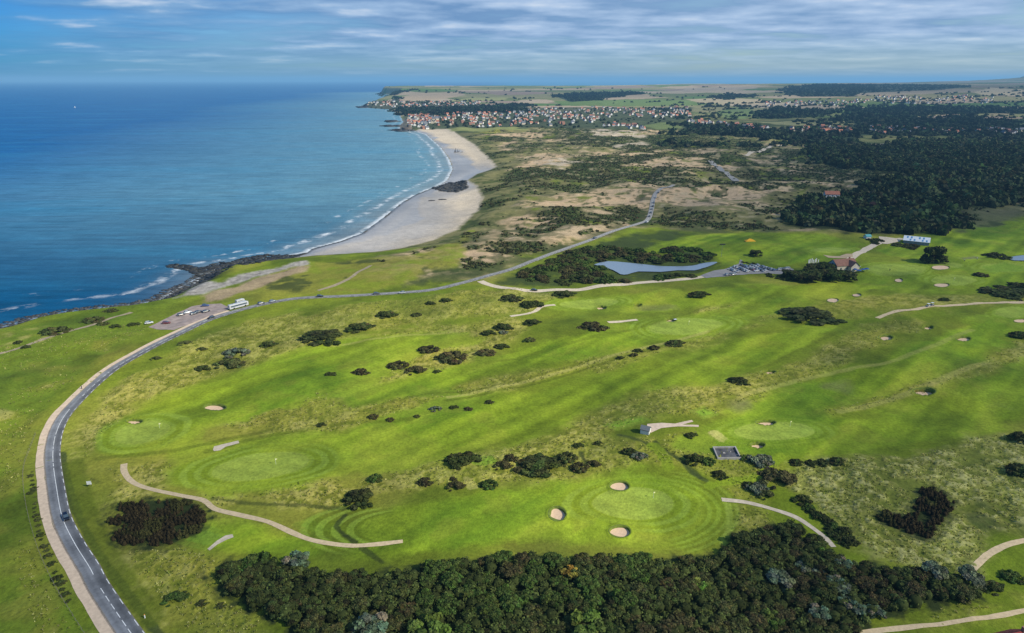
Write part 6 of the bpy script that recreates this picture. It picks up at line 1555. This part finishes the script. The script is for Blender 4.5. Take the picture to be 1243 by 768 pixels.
# wire fences
m_wood = simple('fence_wood', (.22, .18, .14), .9, .2, 3); m_wire = simple('fence_wire', (.3, .3, .3), .5, .1, 3, metal=.5)
POSTM = MB().tube((0, 0, -.3), (0, 0, 1.15), .06, 6, .05).mesh('post')
def fence(px, label, step, name='wire_fence'):
    L = smooth_line(at(px), 1.0); seg = np.linalg.norm(np.diff(L, axis=0), axis=1); s = np.concatenate([[0], np.cumsum(seg)])
    step = max(step, s[-1] / 98); ts = np.arange(0, s[-1], step); X = np.interp(ts, s, L[:, 0]); Y = np.interp(ts, s, L[:, 1]); Z = gz(X, Y)
    t = thing(name, label, 'fence', (X[0], Y[0], Z[0]))
    for a, b, c in zip(X, Y, Z): part('post', POSTM, m_wood, t, (a - X[0], b - Y[0], c - Z[0]))
    w = MB()
    for i in range(len(X) - 1):
        for h in (.45, .95): w.tube((X[i] - X[0], Y[i] - Y[0], Z[i] - Z[0] + h), (X[i + 1] - X[0], Y[i + 1] - Y[0], Z[i + 1] - Z[0] + h), .012, 4)
    part('wire', w.mesh('wire'), m_wire, t)
fence(z0508((128, 60), (105, 110), (85, 190), (92, 300), (130, 450), (190, 590), (250, 690), (310, 790)), 'thin wire fence along the seaward side of the road at lower left', 2.4)
fence([(82, 512), (110, 476), (140, 450), (178, 428), (230, 403), (258, 392)], 'wire fence on the inland side of the road curve', 4.0)
fence([(330, 369), (389, 362.5), (420, 361), (471, 359), (521, 354)], 'wire fence below the straight part of the coast road', 5.0)
# range: floodlight pole, yellow net, white posts
p_ = at([(875.5, 311.6)])[0]; t = thing('light_pole', 'tall thin pole with a dark crosspiece on the practice ground', 'pole', (p_[0], p_[1], float(gz([p_[0]], [p_[1]])[0])))
part('pole', MB().tube((0, 0, 0), (0, 0, 9.8), .14, 8, .09).mesh('pole'), m_wire, t); part('crosspiece', MB().box(-2.2, 2.2, -.25, .25, 9.6, 10.4, .1, .05).mesh('crosspiece'), m_dark, t)
p_ = at([(910.5, 292.5)])[0]; t = thing('target_net', 'bright yellow target canopy lying on the practice ground', 'net', (p_[0], p_[1], float(gz([p_[0]], [p_[1]])[0])))
part('canopy', MB().add([(-4.6, -2.2, .1), (4.6, -2.2, .1), (4.2, 2.4, .3), (-4.2, 2.4, .3), (-.6, .2, 2.2), (1.0, .3, 1.9)], [(0, 1, 5, 4), (1, 2, 5), (2, 3, 4, 5), (3, 0, 4)]).mesh('canopy'), simple('yellow_canvas', (.72, .38, .02), .8, .12, 1), t)
for sx in (-4.6, 4.6): part('stake', MB().tube((sx, -2.2, -.2), (sx, -2.2, .5), .05, 6).mesh('stake'), m_wood, t)
for k in range(7):
    p_ = at([(980.5 + k * 1.9 - (k % 2) * .4, 323.5 - .8 * (k % 3))])[0]
    t = thing('banner_pole', 'white banner pole of the row beside the clubhouse trees', 'pole', (p_[0], p_[1], float(gz([p_[0]], [p_[1]])[0])), .2, 'white poles by the clubhouse')
    part('pole', MB().tube((0, 0, 0), (0, 0, 5.5), .10, 6, .07).mesh('pole'), m_white, t); part('banner', MB().box(.08, .7, -.02, .02, 2.2, 5.3).mesh('banner'), m_white, t)
# blue parasols at the terrace
m_blue = simple('blue_canvas', (.03, .09, .30), .75, .12, 1)
for k, (px_, c_) in enumerate((((1037, 330), m_blue), ((1042, 331.5), m_blue), ((1047, 330.3), m_blue), ((1051.5, 329.6), m_blue), ((1036, 325.5), m_rwhite), ((1041, 326.5), m_rwhite))):
    p_ = at([px_])[0]; t = thing('parasol', ('navy blue' if k < 4 else 'white') + ' parasol on the terrace right of the clubhouse', 'parasol', (p_[0], p_[1], float(gz([p_[0]], [p_[1]])[0])), .3 * k, ('blue' if k < 4 else 'white') + ' parasols by the clubhouse')
    part('pole', MB().tube((0, 0, 0), (0, 0, 2.6), .05, 6).mesh('pole'), m_wood, t)
    part('canopy', MB().add([(1.9 * math.cos(a * math.pi / 4), 1.9 * math.sin(a * math.pi / 4), 2.2) for a in range(8)] + [(0, 0, 2.95)], [(a, (a + 1) % 8, 8) for a in range(8)]).mesh('canopy'), c_, t)
# sailboat
p_ = flat([(91, 130.5)], 0)[0]; t = thing('sailboat', 'tiny white sailboat far out on the open sea', 'sailboat', (p_[0], p_[1], 0), .6); t.scale = (.65, .65, .65)
part('hull', loft([(-5, [(-1.0, .9), (-.8, -.3), (.8, -.3), (1.0, .9)]), (0, [(-1.7, .9), (-1.3, -.4), (1.3, -.4), (1.7, .9)]), (5.5, [(-.1, 1.2), (-.05, .1), (.05, .1), (.1, 1.2)])], 'hull'), m_white, t)
part('mast', MB().tube((.4, 0, .8), (.4, 0, 15), .12, 6).mesh('mast'), m_wire, t)
part('sail', MB().add([(.3, 0, 2), (-4.6, .7, 2.2), (.3, 0, 14.5)], [(0, 1, 2)]).mesh('sail'), m_rwhite, t); part('jib', MB().add([(.6, 0, 2), (5.2, -.2, 1.6), (.5, 0, 12.5)], [(0, 1, 2)]).mesh('jib'), m_rwhite, t)
# timbers on the beach
p_ = flat([(555, 184)], 2)[0]; t = thing('beached_wreck', 'dark broken timbers of a wreck standing on the far beach', 'wreck', (p_[0], p_[1], float(gz([p_[0]], [p_[1]])[0])), .3)
for k, (a, b, c, d, e, f) in enumerate(((-6, 0, -1, -4.5, .5, 5), (-3, 1, -1, -3, 1.2, 8), (0, 0, -1, 1, 0, 6), (3, .5, -1, 4, .3, 3.5), (-7, 0, .6, 5, .6, 1.2), (-5, 8, -.5, -2, 9, 2.0), (6, -3, 0, 11, -3.4, 1.0))): part('timber', MB().tube((a, b, c), (d, e, f), .55, 6, .35).mesh('timber'), simple('wet_timber', (.05, .045, .04), .9, .2, 1) if k == 0 else bpy.data.materials['wet_timber'], t)
g = np.random.default_rng(9)
for px_, lb, s in (((524, 243.5), 'black boulder on the wet sand, the left of two', 3.2), ((537, 242.5), 'flat black boulder on the wet sand, the right of two', 3.8), ((530, 226 + 40), '', 0)):
    if s == 0: continue
    p_ = flat([px_], 1)[0]; V, Qd, Cv = leafcloud(np.array([[0, 0, 0], [s * .7, .3, -.1], [-s * .6, -.4, -.2]]), np.array([[s, s * .7, s * .35]] * 3), 0, .1, (.03, .03, .028), g)
    o = link('boulder', mesh_np('boulder', V, Qd, Cv), m_rock, None, (p_[0], p_[1], float(gz([p_[0]], [p_[1]])[0]))); tag(o, lb, 'rock')
# golfers
m_skin = simple('skin', (.55, .36, .26), .7, .05, 5)
def person(label, px, shirt, trousers, rz=0):
    p_ = at([px])[0]; t = thing('person', label, 'person', (p_[0], p_[1], float(gz([p_[0]], [p_[1]])[0])), rz)
    J = [(0, 0, .95), (0, 0, 1.2), (0, 0, 1.42), (0, 0, 1.53), (.02, 0, 1.66), (0, .2, 1.40), (.05, .27, 1.14), (.2, .18, .95), (0, -.2, 1.40), (.05, -.27, 1.14), (.2, -.16, .95), (0, .1, .9), (.02, .13, .5), (-.02, .14, .06), (.12, .15, .03), (0, -.1, .9), (.04, -.13, .5), (0, -.14, .06), (.13, -.15, .03)]
    Ed = [(0, 1), (1, 2), (2, 3), (3, 4), (2, 5), (5, 6), (6, 7), (2, 8), (8, 9), (9, 10), (0, 11), (11, 12), (12, 13), (13, 14), (0, 15), (15, 16), (16, 17), (17, 18)]
    rd = [.15, .14, .15, .055, .105, .07, .048, .04, .07, .048, .04, .095, .068, .045, .04, .095, .068, .045, .04]
    me = bpy.data.meshes.new('body'); me.from_pydata(J, Ed, [])
    o = link('body', me, m_skin, t); o.modifiers.new('skin', 'SKIN'); o.modifiers.new('sub', 'SUBSURF').levels = 1; o.modifiers['sub'].render_levels = 1
    for v, q in zip(me.skin_vertices[0].data, rd): v.radius = (q, q)
    me.skin_vertices[0].data[0].use_root = True
    b = MB(); b.tube((0, 0, .92), (0, 0, 1.46), .19, 10, .2); b.tube((0, .17, 1.42), (.05, .27, 1.14), .085, 8, .06); b.tube((0, -.17, 1.42), (.05, -.27, 1.14), .085, 8, .06); part('shirt', b.mesh('shirt', True), shirt, t)
    b = MB(); b.tube((0, .1, .95), (-.01, .14, .08), .125, 10, .075); b.tube((0, -.1, .95), (.01, -.14, .08), .125, 10, .075); part('trousers', b.mesh('trousers', True), trousers, t)
    b = MB(); b.tube((.02, 0, 1.66), (.01, 0, 1.79), .115, 10, .06); part('cap', b.mesh('cap', True), shirt, t)
m_navy = simple('navy_cloth', (.03, .04, .08), .9, .1, 4); m_lightc = simple('white_cloth', (.65, .65, .63), .9, .1, 4)
person('golfer in dark clothes standing on the green right of the clubhouse', (1080, 328.5), m_navy, m_dark, .4)
person('golfer in a white shirt near the right hand pond', (1186, 315), m_lightc, m_navy, 2)
person('golfer in a white shirt left of another, below the grey bare patch', (1170.5, 317), m_lightc, m_dark, 1)
person('walker in dark clothes on the verge beside the curving road', (99.5, 472), m_navy, m_dark, 1)
